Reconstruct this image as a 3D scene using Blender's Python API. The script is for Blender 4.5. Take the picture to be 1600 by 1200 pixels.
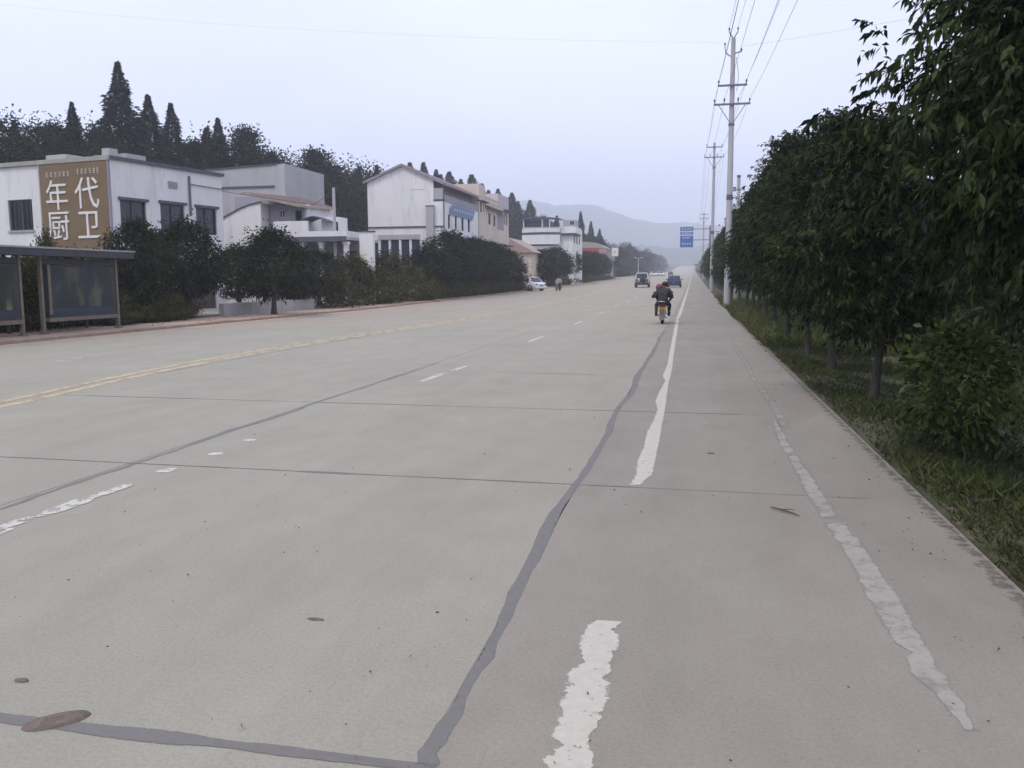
import bpy, math, random
import numpy as np
from mathutils import Vector, Matrix

for _o in list(bpy.data.objects):
    bpy.data.objects.remove(_o)
SC = bpy.context.scene
COL = SC.collection
R = math.radians

# ------------------------------------------------------------------ camera
EYE = Vector((0.0, 0.0, 1.6))
YAW, PITCH, ROLL, FPX = R(11.8), R(6.92), R(-0.3), 1350.0
fw = Vector((-math.sin(YAW) * math.cos(PITCH), math.cos(YAW) * math.cos(PITCH), -math.sin(PITCH)))
rt0 = Vector((math.cos(YAW), math.sin(YAW), 0))
up0 = rt0.cross(fw)
rt = rt0 * math.cos(ROLL) + up0 * math.sin(ROLL)
up = -rt0 * math.sin(ROLL) + up0 * math.cos(ROLL)
cd = bpy.data.cameras.new('camera')
cd.sensor_fit = 'HORIZONTAL'
cd.sensor_width = 36.0
cd.lens = 36.0 * FPX / 1600.0
cd.clip_start = 0.05
cd.clip_end = 12000
cam = bpy.data.objects.new('camera', cd)
cam.matrix_world = Matrix(((rt.x, up.x, -fw.x, EYE.x), (rt.y, up.y, -fw.y, EYE.y), (rt.z, up.z, -fw.z, EYE.z), (0, 0, 0, 1)))
COL.objects.link(cam)
SC.camera = cam

# ------------------------------------------------------------------ sky, sun, exposure
SUN_EL, SUN_AZ = R(58), R(205)          # azimuth clockwise from +Y: behind and left of the camera
w = bpy.data.worlds.new('World')
SC.world = w
w.use_nodes = True
nt = w.node_tree
nt.nodes.clear()
wo = nt.nodes.new('ShaderNodeOutputWorld')
bg = nt.nodes.new('ShaderNodeBackground')
bg.inputs['Strength'].default_value = 0.1
sky = nt.nodes.new('ShaderNodeTexSky')
sky.sky_type = 'NISHITA'
sky.sun_disc = False
sky.sun_elevation = SUN_EL
sky.sun_rotation = SUN_AZ
sky.dust_density = 4.0
sky.air_density = 1.2
sky.ozone_density = 1.0
tc = nt.nodes.new('ShaderNodeTexCoord')
mp = nt.nodes.new('ShaderNodeMapping')
mp.inputs['Scale'].default_value = (1.0, 1.0, 2.6)
nz = nt.nodes.new('ShaderNodeTexNoise')
nz.inputs['Scale'].default_value = 1.6
nz.inputs['Detail'].default_value = 4
nz.inputs['Roughness'].default_value = 0.45
cr = nt.nodes.new('ShaderNodeValToRGB')
cr.color_ramp.elements[0].position = 0.32
cr.color_ramp.elements[0].color = (5.6, 6.2, 8.9, 1)
cr.color_ramp.elements[1].position = 0.68
cr.color_ramp.elements[1].color = (7.8, 8.2, 10.2, 1)
mx = nt.nodes.new('ShaderNodeMixRGB')
mx.inputs[0].default_value = 0.88
nt.links.new(tc.outputs['Generated'], mp.inputs['Vector'])
nt.links.new(mp.outputs['Vector'], nz.inputs['Vector'])
nt.links.new(nz.outputs['Fac'], cr.inputs['Fac'])
nt.links.new(sky.outputs['Color'], mx.inputs[1])
nt.links.new(cr.outputs['Color'], mx.inputs[2])
nt.links.new(mx.outputs['Color'], bg.inputs['Color'])
nt.links.new(bg.outputs['Background'], wo.inputs['Surface'])

sd = bpy.data.lights.new('sun', 'SUN')
sd.energy = 0.95
sd.angle = R(13)
sd.color = (1.0, 0.96, 0.9)
sun = bpy.data.objects.new('sun', sd)
sun.rotation_euler = Vector((-math.sin(SUN_AZ) * math.cos(SUN_EL), -math.cos(SUN_AZ) * math.cos(SUN_EL), -math.sin(SUN_EL))).to_track_quat('-Z', 'Y').to_euler()
sun.location = (-20, -30, 60)
COL.objects.link(sun)

vs = SC.view_settings
SC.display_settings.display_device = 'sRGB'
vs.view_transform = 'Standard'
vs.look = 'None'
vs.exposure = 0.64
vs.gamma = 1.0
vs.use_curve_mapping = False
SC.cycles.max_bounces = 6
SC.cycles.diffuse_bounces = 3
SC.cycles.transparent_max_bounces = 6
SC.cycles.volume_bounces = 3
SC.cycles.use_denoising = True

# ------------------------------------------------------------------ materials
def nodes(m):
    m.use_nodes = True
    t = m.node_tree
    t.nodes.clear()
    return t, t.nodes.new('ShaderNodeOutputMaterial')

def mat(name, col, rough=0.8, var=0.12, scale=3.0, bump=0.0, bscale=40.0, metal=0.0, stretch=(1, 1, 1), dirt=None, dirtscale=0.6, spec=0.35):
    m = bpy.data.materials.new(name)
    t, out = nodes(m)
    L = t.links.new
    b = t.nodes.new('ShaderNodeBsdfPrincipled')
    b.inputs['Roughness'].default_value = rough
    b.inputs['Metallic'].default_value = metal
    b.inputs['Specular IOR Level'].default_value = spec
    L(b.outputs[0], out.inputs['Surface'])
    geo = t.nodes.new('ShaderNodeNewGeometry')
    mpn = t.nodes.new('ShaderNodeMapping')
    mpn.inputs['Scale'].default_value = stretch
    L(geo.outputs['Position'], mpn.inputs['Vector'])
    n = t.nodes.new('ShaderNodeTexNoise')
    n.inputs['Scale'].default_value = scale
    n.inputs['Detail'].default_value = 6
    n.inputs['Roughness'].default_value = 0.6
    L(mpn.outputs[0], n.inputs['Vector'])
    r = t.nodes.new('ShaderNodeValToRGB')
    r.color_ramp.elements[0].position = 0.3
    r.color_ramp.elements[1].position = 0.7
    r.color_ramp.elements[0].color = tuple(max(0, c * (1 - var)) for c in col) + (1,)
    r.color_ramp.elements[1].color = tuple(min(1, c * (1 + var)) for c in col) + (1,)
    L(n.outputs['Fac'], r.inputs['Fac'])
    cur = r.outputs['Color']
    if dirt:
        n2 = t.nodes.new('ShaderNodeTexNoise')
        n2.inputs['Scale'].default_value = dirtscale
        n2.inputs['Detail'].default_value = 8
        n2.inputs['Roughness'].default_value = 0.7
        L(mpn.outputs[0], n2.inputs['Vector'])
        r2 = t.nodes.new('ShaderNodeValToRGB')
        r2.color_ramp.elements[0].position = 0.5
        r2.color_ramp.elements[1].position = 0.75
        r2.color_ramp.elements[0].color = (0, 0, 0, 1)
        r2.color_ramp.elements[1].color = (0.7, 0.7, 0.7, 1)
        L(n2.outputs['Fac'], r2.inputs['Fac'])
        mxn = t.nodes.new('ShaderNodeMixRGB')
        mxn.inputs[2].default_value = tuple(dirt) + (1,)
        L(r2.outputs['Color'], mxn.inputs[0])
        L(cur, mxn.inputs[1])
        cur = mxn.outputs[0]
    L(cur, b.inputs['Base Color'])
    if bump > 0:
        n3 = t.nodes.new('ShaderNodeTexNoise')
        n3.inputs['Scale'].default_value = bscale
        n3.inputs['Detail'].default_value = 4
        L(geo.outputs['Position'], n3.inputs['Vector'])
        bp = t.nodes.new('ShaderNodeBump')
        bp.inputs['Strength'].default_value = bump
        bp.inputs['Distance'].default_value = 0.02
        L(n3.outputs['Fac'], bp.inputs['Height'])
        L(bp.outputs['Normal'], b.inputs['Normal'])
    return m

def leafmat(name, dark, light, trans=0.15, rough=0.65):
    m = bpy.data.materials.new(name)
    t, out = nodes(m)
    L = t.links.new
    a = t.nodes.new('ShaderNodeAttribute')
    a.attribute_name = 'tint'
    r = t.nodes.new('ShaderNodeValToRGB')
    r.color_ramp.elements[0].color = tuple(dark) + (1,)
    r.color_ramp.elements[1].color = tuple(light) + (1,)
    L(a.outputs['Fac'], r.inputs['Fac'])
    b = t.nodes.new('ShaderNodeBsdfPrincipled')
    b.inputs['Roughness'].default_value = rough
    b.inputs['Specular IOR Level'].default_value = 0.18
    L(r.outputs['Color'], b.inputs['Base Color'])
    tr = t.nodes.new('ShaderNodeBsdfTranslucent')
    L(r.outputs['Color'], tr.inputs['Color'])
    ms = t.nodes.new('ShaderNodeMixShader')
    ms.inputs[0].default_value = trans
    L(b.outputs[0], ms.inputs[1])
    L(tr.outputs[0], ms.inputs[2])
    L(ms.outputs[0], out.inputs['Surface'])
    return m

def concrete(name, base, warm, amt=0.6, dark=0.90):
    """worn road concrete: broad blotches, wheel streaks along the road, fine speckle, pits."""
    m = bpy.data.materials.new(name)
    t, out = nodes(m)
    L = t.links.new
    b = t.nodes.new('ShaderNodeBsdfPrincipled')
    b.inputs['Roughness'].default_value = 0.82
    b.inputs['Specular IOR Level'].default_value = 0.3
    L(b.outputs[0], out.inputs['Surface'])
    geo = t.nodes.new('ShaderNodeNewGeometry')
    def noise(scale, st=(1, 1, 1), det=5, rg=0.6):
        mm = t.nodes.new('ShaderNodeMapping')
        mm.inputs['Scale'].default_value = st
        L(geo.outputs['Position'], mm.inputs['Vector'])
        n = t.nodes.new('ShaderNodeTexNoise')
        n.inputs['Scale'].default_value = scale
        n.inputs['Detail'].default_value = det
        n.inputs['Roughness'].default_value = rg
        L(mm.outputs[0], n.inputs['Vector'])
        return n.outputs['Fac']
    def ramp(f, p0, c0, p1, c1):
        r = t.nodes.new('ShaderNodeValToRGB')
        r.color_ramp.elements[0].position = p0
        r.color_ramp.elements[1].position = p1
        r.color_ramp.elements[0].color = tuple(c0) + (1,)
        r.color_ramp.elements[1].color = tuple(c1) + (1,)
        L(f, r.inputs['Fac'])
        return r.outputs['Color']
    def mixc(kind, fac, a, c):
        x = t.nodes.new('ShaderNodeMixRGB')
        x.blend_type = kind
        x.inputs[0].default_value = fac
        L(a, x.inputs[1])
        L(c, x.inputs[2])
        return x.outputs[0]
    cur = ramp(noise(0.35, det=6), 0.3, warm, 0.68, base)
    cur = mixc('MULTIPLY', 0.8, cur, ramp(noise(1.3, (1.0, 0.12, 1), 4), 0.3, (dark,) * 3, 0.66, (1.0, 1.0, 1.0)))
    cur = mixc('MULTIPLY', 0.7, cur, ramp(noise(2.6, (1, 0.5, 1), 8, 0.72), 0.28, (0.86, 0.85, 0.84), 0.62, (1.03, 1.03, 1.03)))
    cur = mixc('MULTIPLY', 0.8, cur, ramp(noise(55, det=4, rg=0.7), 0.3, (0.84, 0.83, 0.82), 0.6, (1.06, 1.06, 1.06)))
    cur = mixc('MULTIPLY', 0.6, cur, ramp(noise(0.9, det=9, rg=0.78), 0.68, (1, 1, 1), 0.78, (0.86, 0.82, 0.79)))
    cur = mixc('MULTIPLY', amt, cur, ramp(noise(190, det=2), 0.3, (0.72, 0.72, 0.72), 0.62, (1.12, 1.12, 1.12)))
    cur = mixc('MULTIPLY', 0.8, cur, ramp(noise(31, det=3, rg=0.5), 0.17, (0.45, 0.42, 0.4), 0.27, (1, 1, 1)))
    L(cur, b.inputs['Base Color'])
    bp = t.nodes.new('ShaderNodeBump')
    bp.inputs['Strength'].default_value = 0.25
    bp.inputs['Distance'].default_value = 0.004
    L(noise(120, det=3), bp.inputs['Height'])
    L(bp.outputs['Normal'], b.inputs['Normal'])
    return m

def paintmat(name, col, cover=0.5, scale=7.0, soft=0.06, rim=0.3):
    """worn road paint: flakes away in noise-shaped holes."""
    m = bpy.data.materials.new(name)
    t, out = nodes(m)
    L = t.links.new
    b = t.nodes.new('ShaderNodeBsdfPrincipled')
    b.inputs['Roughness'].default_value = 0.75
    geo = t.nodes.new('ShaderNodeNewGeometry')
    n0 = t.nodes.new('ShaderNodeTexNoise')
    n0.inputs['Scale'].default_value = 22
    n0.inputs['Detail'].default_value = 6
    L(geo.outputs['Position'], n0.inputs['Vector'])
    r0 = t.nodes.new('ShaderNodeValToRGB')
    r0.color_ramp.elements[0].position = 0.3
    r0.color_ramp.elements[1].position = 0.7
    r0.color_ramp.elements[0].color = tuple(c * 0.92 for c in col) + (1,)
    r0.color_ramp.elements[1].color = tuple(min(1, c * 1.06) for c in col) + (1,)
    L(n0.outputs['Fac'], r0.inputs['Fac'])
    L(r0.outputs[0], b.inputs['Base Color'])
    n = t.nodes.new('ShaderNodeTexNoise')
    n.inputs['Scale'].default_value = scale
    n.inputs['Detail'].default_value = 9
    n.inputs['Roughness'].default_value = 0.7
    L(geo.outputs['Position'], n.inputs['Vector'])
    at = t.nodes.new('ShaderNodeAttribute')
    at.attribute_name = 'core'
    mr = t.nodes.new('ShaderNodeMapRange')
    mr.inputs['From Max'].default_value = rim
    mr.inputs['To Min'].default_value = -0.24
    mr.inputs['To Max'].default_value = 0.0
    L(at.outputs['Fac'], mr.inputs['Value'])
    ad = t.nodes.new('ShaderNodeMath')
    L(n.outputs['Fac'], ad.inputs[0])
    L(mr.outputs[0], ad.inputs[1])
    r = t.nodes.new('ShaderNodeValToRGB')
    r.color_ramp.elements[0].position = cover - soft
    r.color_ramp.elements[1].position = cover + soft
    L(ad.outputs[0], r.inputs['Fac'])
    tr = t.nodes.new('ShaderNodeBsdfTransparent')
    ms = t.nodes.new('ShaderNodeMixShader')
    L(r.outputs[0], ms.inputs[0])
    L(tr.outputs[0], ms.inputs[1])
    L(b.outputs[0], ms.inputs[2])
    L(ms.outputs[0], out.inputs['Surface'])
    return m

M = {}
M['concrete'] = concrete('road_concrete', (0.348, 0.327, 0.255), (0.322, 0.294, 0.229))
M['shoulder'] = concrete('shoulder_concrete', (0.318, 0.286, 0.23), (0.275, 0.242, 0.195), 0.55, 0.86)
M['farconcrete'] = concrete('far_concrete', (0.36, 0.322, 0.25), (0.34, 0.296, 0.227), 0.3)
M['tar'] = mat('tar_seam', (0.175, 0.163, 0.148), 0.8, 0.28, 14, 0.3, 60, dirt=(0.26, 0.24, 0.20), dirtscale=5)
M['white'] = paintmat('worn_white_paint', (0.50, 0.465, 0.375), 0.36, 17, 0.05)
M['whiteworn'] = paintmat('broken_white_paint', (0.53, 0.50, 0.42), 0.43, 9)
M['faint'] = paintmat('faint_white_paint', (0.48, 0.45, 0.40), 0.48, 3)
M['yellow'] = paintmat('worn_yellow_paint', (0.48, 0.385, 0.22), 0.40, 2.5, 0.12)
M['pale'] = paintmat('pale_patch_paint', (0.345, 0.32, 0.266), 0.34, 7, 0.16)
M['pale2'] = paintmat('fading_patch_paint', (0.34, 0.315, 0.262), 0.37, 5, 0.18, 0.5)
M['tarseam'] = paintmat('worn_tar', (0.165, 0.152, 0.136), 0.27, 24, 0.05, 0.35)
M['edgedirt'] = paintmat('edge_dirt', (0.14, 0.12, 0.088), 0.55, 11, 0.16, 0.8)
M['ghost'] = paintmat('almost_gone_paint', (0.37, 0.34, 0.28), 0.45, 4, 0.22, 0.6)
M['mud'] = mat('dried_mud', (0.16, 0.125, 0.105), 0.9, 0.25, 30, 0.5, 60)
M['soil'] = mat('bare_soil', (0.20, 0.165, 0.13), 0.95, 0.3, 2.5, 0.6, 20, dirt=(0.06, 0.07, 0.03), dirtscale=1.2)
M['dust'] = mat('pinkish_dust', (0.40, 0.29, 0.215), 0.95, 0.18, 2.0, 0.4, 25)
M['ground'] = mat('rough_ground', (0.075, 0.075, 0.038), 0.95, 0.45, 1.6, 0.7, 12, dirt=(0.05, 0.042, 0.03), dirtscale=0.9)
M['yard'] = mat('yard_concrete', (0.33, 0.30, 0.25), 0.9, 0.15, 1.2)
M['hill'] = mat('far_hill', (0.05, 0.065, 0.045), 1.0, 0.3, 0.02)
M['kerb'] = mat('kerb_concrete', (0.33, 0.245, 0.19), 0.9, 0.2, 3)
M['wall'] = mat('white_render', (0.74, 0.71, 0.67), 0.85, 0.06, 0.8, 0.1, 30, stretch=(1, 1, 0.25), dirt=(0.44, 0.43, 0.42), dirtscale=1.6)
M['wallgrey'] = mat('grey_render', (0.42, 0.40, 0.39), 0.9, 0.1, 0.7, stretch=(1, 1, 0.3), dirt=(0.30, 0.29, 0.31), dirtscale=0.8)
M['wallshade'] = mat('grey_and_shaded_render', (0.31, 0.285, 0.31), 0.9, 0.1, 0.7)  # recessed walls get their shade as colour; also used on plain grey parts
M['cream'] = mat('cream_render', (0.60, 0.51, 0.41), 0.9, 0.08, 0.8, stretch=(1, 1, 0.3), dirt=(0.42, 0.39, 0.37), dirtscale=0.9)
M['pink'] = mat('pinkish_tile', (0.50, 0.43, 0.44), 0.8, 0.1, 1.0)
M['ochre'] = mat('ochre_tile', (0.50, 0.38, 0.20), 0.85, 0.1, 2)
M['trim'] = mat('dark_trim', (0.10, 0.10, 0.13), 0.8, 0.15, 2)
M['tile'] = mat('tan_roof_tile', (0.36, 0.275, 0.24), 0.85, 0.2, 3.0)
M['darktile'] = mat('dull_roof_tile', (0.30, 0.25, 0.27), 0.85, 0.2, 3.0)
M['sign'] = mat('ochre_sign_paint', (0.19, 0.128, 0.068), 0.7, 0.12, 1.2, dirt=(0.15, 0.115, 0.08), dirtscale=0.7)
M['letter'] = mat('white_letters', (0.72, 0.70, 0.64), 0.6, 0.08, 4)
M['fadedletter'] = mat('faded_letters', (0.50, 0.45, 0.36), 0.7, 0.1, 4)
M['glass'] = mat('dark_glass', (0.02, 0.022, 0.028), 0.12, 0.2, 0.5, spec=0.5)
M['blueglass'] = mat('blue_glass', (0.035, 0.045, 0.08), 0.12, 0.2, 0.5, spec=0.5)
M['frame'] = mat('window_frame', (0.55, 0.55, 0.56), 0.5, 0.1, 3)
M['darkframe'] = mat('dark_window_frame', (0.09, 0.09, 0.10), 0.5, 0.1, 3)
M['shutter'] = mat('dull_shutter', (0.13, 0.10, 0.09), 0.7, 0.2, 2)
M['interior'] = mat('dim_interior', (0.05, 0.045, 0.05), 0.9, 0.2, 1)
M['bluepanel'] = mat('blue_banner', (0.22, 0.30, 0.46), 0.6, 0.1, 1.2)
M['bluesign'] = mat('blue_road_sign', (0.045, 0.13, 0.36), 0.4, 0.08, 2)
M['bluesheet'] = mat('blue_sheet_roof', (0.10, 0.14, 0.24), 0.5, 0.1, 1.5)
M['strip'] = mat('dark_blue_strip', (0.03, 0.04, 0.065), 0.4, 0.15, 3)
M['red'] = mat('red_sheet', (0.36, 0.05, 0.07), 0.6, 0.12, 0.8)
M['pole'] = mat('pole_concrete', (0.40, 0.385, 0.385), 0.85, 0.12, 3, stretch=(1, 1, 0.2))
M['steel'] = mat('galvanised_steel', (0.16, 0.16, 0.20), 0.55, 0.15, 5, metal=0.3)
M['porcelain'] = mat('brown_porcelain', (0.07, 0.05, 0.06), 0.25, 0.1, 5)
M['wire'] = mat('cable', (0.04, 0.04, 0.05), 0.6, 0.1, 5)
M['bark'] = mat('bark', (0.085, 0.068, 0.052), 0.95, 0.35, 14, 0.9, 40, stretch=(1, 1, 0.3))
M['limewash'] = mat('limewashed_bark', (0.052, 0.048, 0.038), 0.95, 0.35, 12, 0.8, 40, stretch=(1, 1, 0.3))
M['leafR'] = leafmat('roadside_leaves', (0.006, 0.012, 0.004), (0.060, 0.086, 0.020))
M['leafL'] = leafmat('clipped_tree_leaves', (0.006, 0.010, 0.004), (0.030, 0.040, 0.011))
M['leafY'] = leafmat('mixed_shrub_leaves', (0.009, 0.015, 0.005), (0.13, 0.12, 0.032))
M['leafC'] = leafmat('conifer_needles', (0.009, 0.015, 0.009), (0.030, 0.043, 0.024), 0.12)
M['leafH'] = leafmat('hill_leaves', (0.007, 0.012, 0.005), (0.032, 0.040, 0.015), 0.2)
M['leafB'] = leafmat('bush_leaves', (0.013, 0.024, 0.008), (0.16, 0.20, 0.05), 0.3)
M['grass'] = leafmat('verge_grass', (0.022, 0.030, 0.010), (0.13, 0.15, 0.045), 0.25)
M['tallgrass'] = leafmat('tall_grass', (0.03, 0.04, 0.012), (0.20, 0.22, 0.07), 0.3)
M['litter'] = leafmat('leaf_litter', (0.03, 0.022, 0.016), (0.16, 0.12, 0.08), 0.1)
M['rubber'] = mat('rubber', (0.018, 0.018, 0.019), 0.9, 0.2, 10)
M['chrome'] = mat('chrome', (0.55, 0.55, 0.56), 0.25, 0.05, 5, metal=0.9)
M['alloy'] = mat('wheel_alloy', (0.35, 0.35, 0.37), 0.4, 0.1, 5, metal=0.6)
M['blackplastic'] = mat('black_plastic', (0.022, 0.022, 0.025), 0.6, 0.2, 8)
M['greyplastic'] = mat('grey_mudflap', (0.20, 0.19, 0.19), 0.7, 0.15, 8)
M['maroon'] = mat('maroon_paint', (0.13, 0.016, 0.022), 0.3, 0.1, 3)
M['plate'] = mat('yellow_plate', (0.55, 0.36, 0.07), 0.5, 0.06, 12)
M['platewhite'] = mat('pale_plate', (0.5, 0.5, 0.5), 0.5, 0.06, 12)
M['platechar'] = mat('dark_plate_mark', (0.07, 0.035, 0.03), 0.6, 0.06, 12)
M['taillight'] = mat('red_tail_lens', (0.11, 0.01, 0.014), 0.2, 0.05, 4)
M['silver'] = mat('silver_car_paint', (0.52, 0.52, 0.53), 0.3, 0.03, 2, metal=0.3)
M['whitecar'] = mat('white_car_paint', (0.74, 0.74, 0.74), 0.3, 0.03, 2)
M['bluecar'] = mat('dark_blue_car_paint', (0.025, 0.035, 0.085), 0.25, 0.05, 2)
M['cladding'] = mat('grey_cladding', (0.16, 0.16, 0.17), 0.6, 0.1, 3)
M['skin'] = mat('skin', (0.36, 0.22, 0.16), 0.6, 0.08, 20)
M['hair'] = mat('black_hair', (0.012, 0.011, 0.012), 0.5, 0.2, 60)
M['helmet'] = mat('dull_red_helmet', (0.17, 0.045, 0.055), 0.35, 0.08, 6)
M['jacket'] = mat('black_jacket', (0.034, 0.034, 0.042), 0.75, 0.3, 12, 0.5, 30)
M['navy'] = mat('navy_jacket', (0.030, 0.032, 0.055), 0.75, 0.3, 12, 0.5, 30)
M['trousers'] = mat('dark_trousers', (0.035, 0.034, 0.042), 0.85, 0.3, 12, 0.5, 30)
M['shoe'] = mat('black_shoes', (0.015, 0.014, 0.014), 0.5, 0.2, 12)
M['tanpost'] = mat('tan_steel_post', (0.17, 0.14, 0.105), 0.6, 0.15, 5)
M['shelterdark'] = mat('dark_shelter_steel', (0.045, 0.045, 0.055), 0.6, 0.2, 3)
M['roofcap'] = mat('pale_flashing', (0.34, 0.32, 0.27), 0.6, 0.15, 4)
M['stick'] = mat('dry_stick', (0.07, 0.055, 0.045), 0.9, 0.2, 20)

def postermat(name, cols, scale, seed):
    m = bpy.data.materials.new(name)
    t, out = nodes(m)
    L = t.links.new
    b = t.nodes.new('ShaderNodeBsdfPrincipled')
    b.inputs['Roughness'].default_value = 0.35
    tcn = t.nodes.new('ShaderNodeTexCoord')
    mpn = t.nodes.new('ShaderNodeMapping')
    mpn.inputs['Location'].default_value = (seed, seed, 0)
    mpn.inputs['Scale'].default_value = (1, 1, 0.45)
    L(tcn.outputs['Object'], mpn.inputs['Vector'])
    n = t.nodes.new('ShaderNodeTexNoise')
    n.inputs['Scale'].default_value = scale
    n.inputs['Detail'].default_value = 3
    L(mpn.outputs[0], n.inputs['Vector'])
    r = t.nodes.new('ShaderNodeValToRGB')
    els = r.color_ramp.elements
    k = len(cols)
    els[0].position, els[1].position = 0.34, 0.68
    for i in range(1, k - 1):
        els.new(0.34 + 0.34 * i / (k - 1))
    for i, c_ in enumerate(cols):
        els[i].color = tuple(c_) + (1,)
    L(n.outputs['Fac'], r.inputs['Fac'])
    L(r.outputs[0], b.inputs['Base Color'])
    L(b.outputs[0], out.inputs['Surface'])
    return m
M['posterA'] = postermat('blue_green_poster', [(0.010, 0.014, 0.02), (0.013, 0.02, 0.03), (0.018, 0.024, 0.028), (0.085, 0.085, 0.055)], 1.4, 3.1)
M['posterB'] = postermat('green_yellow_poster', [(0.009, 0.014, 0.011), (0.022, 0.017, 0.015), (0.02, 0.04, 0.016), (0.17, 0.16, 0.06)], 2.2, 8.7)

# ------------------------------------------------------------------ mesh helpers
class MB:
    def __init__(s):
        s.v, s.f, s.m, s.mats, s.sm = [], [], [], [], []
    def mi(s, m):
        if m not in s.mats:
            s.mats.append(m)
        return s.mats.index(m)
    def add(s, vs_, fs, m, smooth=False):
        o = len(s.v)
        s.v += [tuple(p) for p in vs_]
        k = s.mi(m)
        for f in fs:
            s.f.append(tuple(o + i for i in f))
            s.m.append(k)
            s.sm.append(smooth)
    def box(s, x0, x1, y0, y1, z0, z1, m):
        v = [(x0, y0, z0), (x1, y0, z0), (x1, y1, z0), (x0, y1, z0), (x0, y0, z1), (x1, y0, z1), (x1, y1, z1), (x0, y1, z1)]
        s.add(v, [(3, 2, 1, 0), (4, 5, 6, 7), (0, 1, 5, 4), (1, 2, 6, 5), (2, 3, 7, 6), (3, 0, 4, 7)], m)
    def bar(s, p0, p1, wd, ht, m):
        """a box beam from p0 to p1"""
        p0, p1 = Vector(p0), Vector(p1)
        d = (p1 - p0).normalized()
        a = Vector((0, 0, 1)) if abs(d.z) < 0.95 else Vector((0, 1, 0))
        sx = d.cross(a).normalized() * wd / 2
        sz = sx.cross(d).normalized() * ht / 2
        v = [p + q for p in (p0, p1) for q in (-sx - sz, sx - sz, sx + sz, -sx + sz)]
        s.add(v, [(3, 2, 1, 0), (4, 5, 6, 7), (0, 1, 5, 4), (1, 2, 6, 5), (2, 3, 7, 6), (3, 0, 4, 7)], m)
    def tube(s, pts, rad, m, n=8, smooth=True, cap=True):
        pts = [Vector(p) for p in pts]
        if not isinstance(rad, (list, tuple)):
            rad = [rad] * len(pts)
        vv, ff = [], []
        prev = None
        for i, p in enumerate(pts):
            d = (pts[min(i + 1, len(pts) - 1)] - pts[max(i - 1, 0)])
            d = d.normalized() if d.length > 1e-9 else Vector((0, 0, 1))
            if prev is None:
                a = Vector((1, 0, 0)) if abs(d.x) < 0.9 else Vector((0, 1, 0))
                e1 = d.cross(a).normalized()
            else:
                e1 = (prev - d * prev.dot(d)).normalized()
            prev = e1
            e2 = d.cross(e1)
            for k in range(n):
                t_ = 2 * math.pi * k / n
                vv.append(p + (e1 * math.cos(t_) + e2 * math.sin(t_)) * rad[i])
        for i in range(len(pts) - 1):
            for k in range(n):
                a, b = i * n + k, i * n + (k + 1) % n
                ff.append((a, b, b + n, a + n))
        s.add(vv, ff, m, smooth)
        if cap:
            o = len(pts) * n - n
            s.add(vv[:n], [tuple(reversed(range(n)))], m)
            s.add(vv[o:], [tuple(range(n))], m)
    def lathe(s, prof, m, c=(0, 0, 0), axis='z', n=16, smooth=True):
        vv, ff = [], []
        for r_, h in prof:
            for k in range(n):
                t_ = 2 * math.pi * k / n
                q = (r_ * math.cos(t_), r_ * math.sin(t_), h)
                if axis == 'x':
                    q = (h, q[0], q[1])
                elif axis == 'y':
                    q = (q[1], h, q[0])
                vv.append((q[0] + c[0], q[1] + c[1], q[2] + c[2]))
        for i in range(len(prof) - 1):
            for k in range(n):
                a, b = i * n + k, i * n + (k + 1) % n
                ff.append((a, b, b + n, a + n))
        s.add(vv, ff, m, smooth)
    def poly(s, pts, m):
        s.add(pts, [tuple(range(len(pts)))], m)
    def prism(s, prof, y0, y1, m, axis='y'):
        """closed 2-D profile (a,b) extruded along an axis"""
        n = len(prof)
        P = (lambda a, b, t: (a, t, b)) if axis == 'y' else ((lambda a, b, t: (t, a, b)) if axis == 'x' else (lambda a, b, t: (a, b, t)))
        v = [P(a, b, y0) for a, b in prof] + [P(a, b, y1) for a, b in prof]
        f = [tuple(range(n)), tuple(reversed(range(n, 2 * n)))]
        f += [(i, i + n, (i + 1) % n + n, (i + 1) % n) for i in range(n)]
        s.add(v, f, m)
    def loft(s, rings, m, smooth=False, cap=True):
        n = len(rings[0])
        v = [p for r_ in rings for p in r_]
        f = []
        for i in range(len(rings) - 1):
            for k in range(n):
                a, b = i * n + k, i * n + (k + 1) % n
                f.append((a, b, b + n, a + n))
        s.add(v, f, m, smooth)
        if cap:
            s.add(rings[0], [tuple(reversed(range(n)))], m)
            s.add(rings[-1], [tuple(range(n))], m)
    def ball(s, c, r, m, n=12, k=8):
        rx, ry, rz = r if isinstance(r, (tuple, list)) else (r, r, r)
        vv, ff = [], []
        for i in range(k + 1):
            ph = math.pi * i / k
            for j in range(n):
                t_ = 2 * math.pi * j / n
                vv.append((c[0] + rx * math.sin(ph) * math.cos(t_), c[1] + ry * math.sin(ph) * math.sin(t_), c[2] - rz * math.cos(ph)))
        for i in range(k):
            for j in range(n):
                a, b = i * n + j, i * n + (j + 1) % n
                ff.append((a, b, b + n, a + n))
        s.add(vv, ff, m, True)
    def mesh(s, name):
        me = bpy.data.meshes.new(name)
        me.from_pydata(s.v, [], s.f)
        for m in s.mats:
            me.materials.append(m)
        me.polygons.foreach_set('material_index', s.m)
        me.polygons.foreach_set('use_smooth', s.sm)
        me.update()
        return me
    def build(s, name, parent=None):
        return link(name, s.mesh(name), parent)

def link(name, data, parent=None):
    o = bpy.data.objects.new(name, data)
    COL.objects.link(o)
    if parent is not None:
        o.parent = parent
    return o

def tag(o, label=None, cat=None, group=None, kind=None):
    if label:
        o['label'] = label
    if cat:
        o['category'] = cat
    if group:
        o['group'] = group
    if kind:
        o['kind'] = kind
    return o

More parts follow.
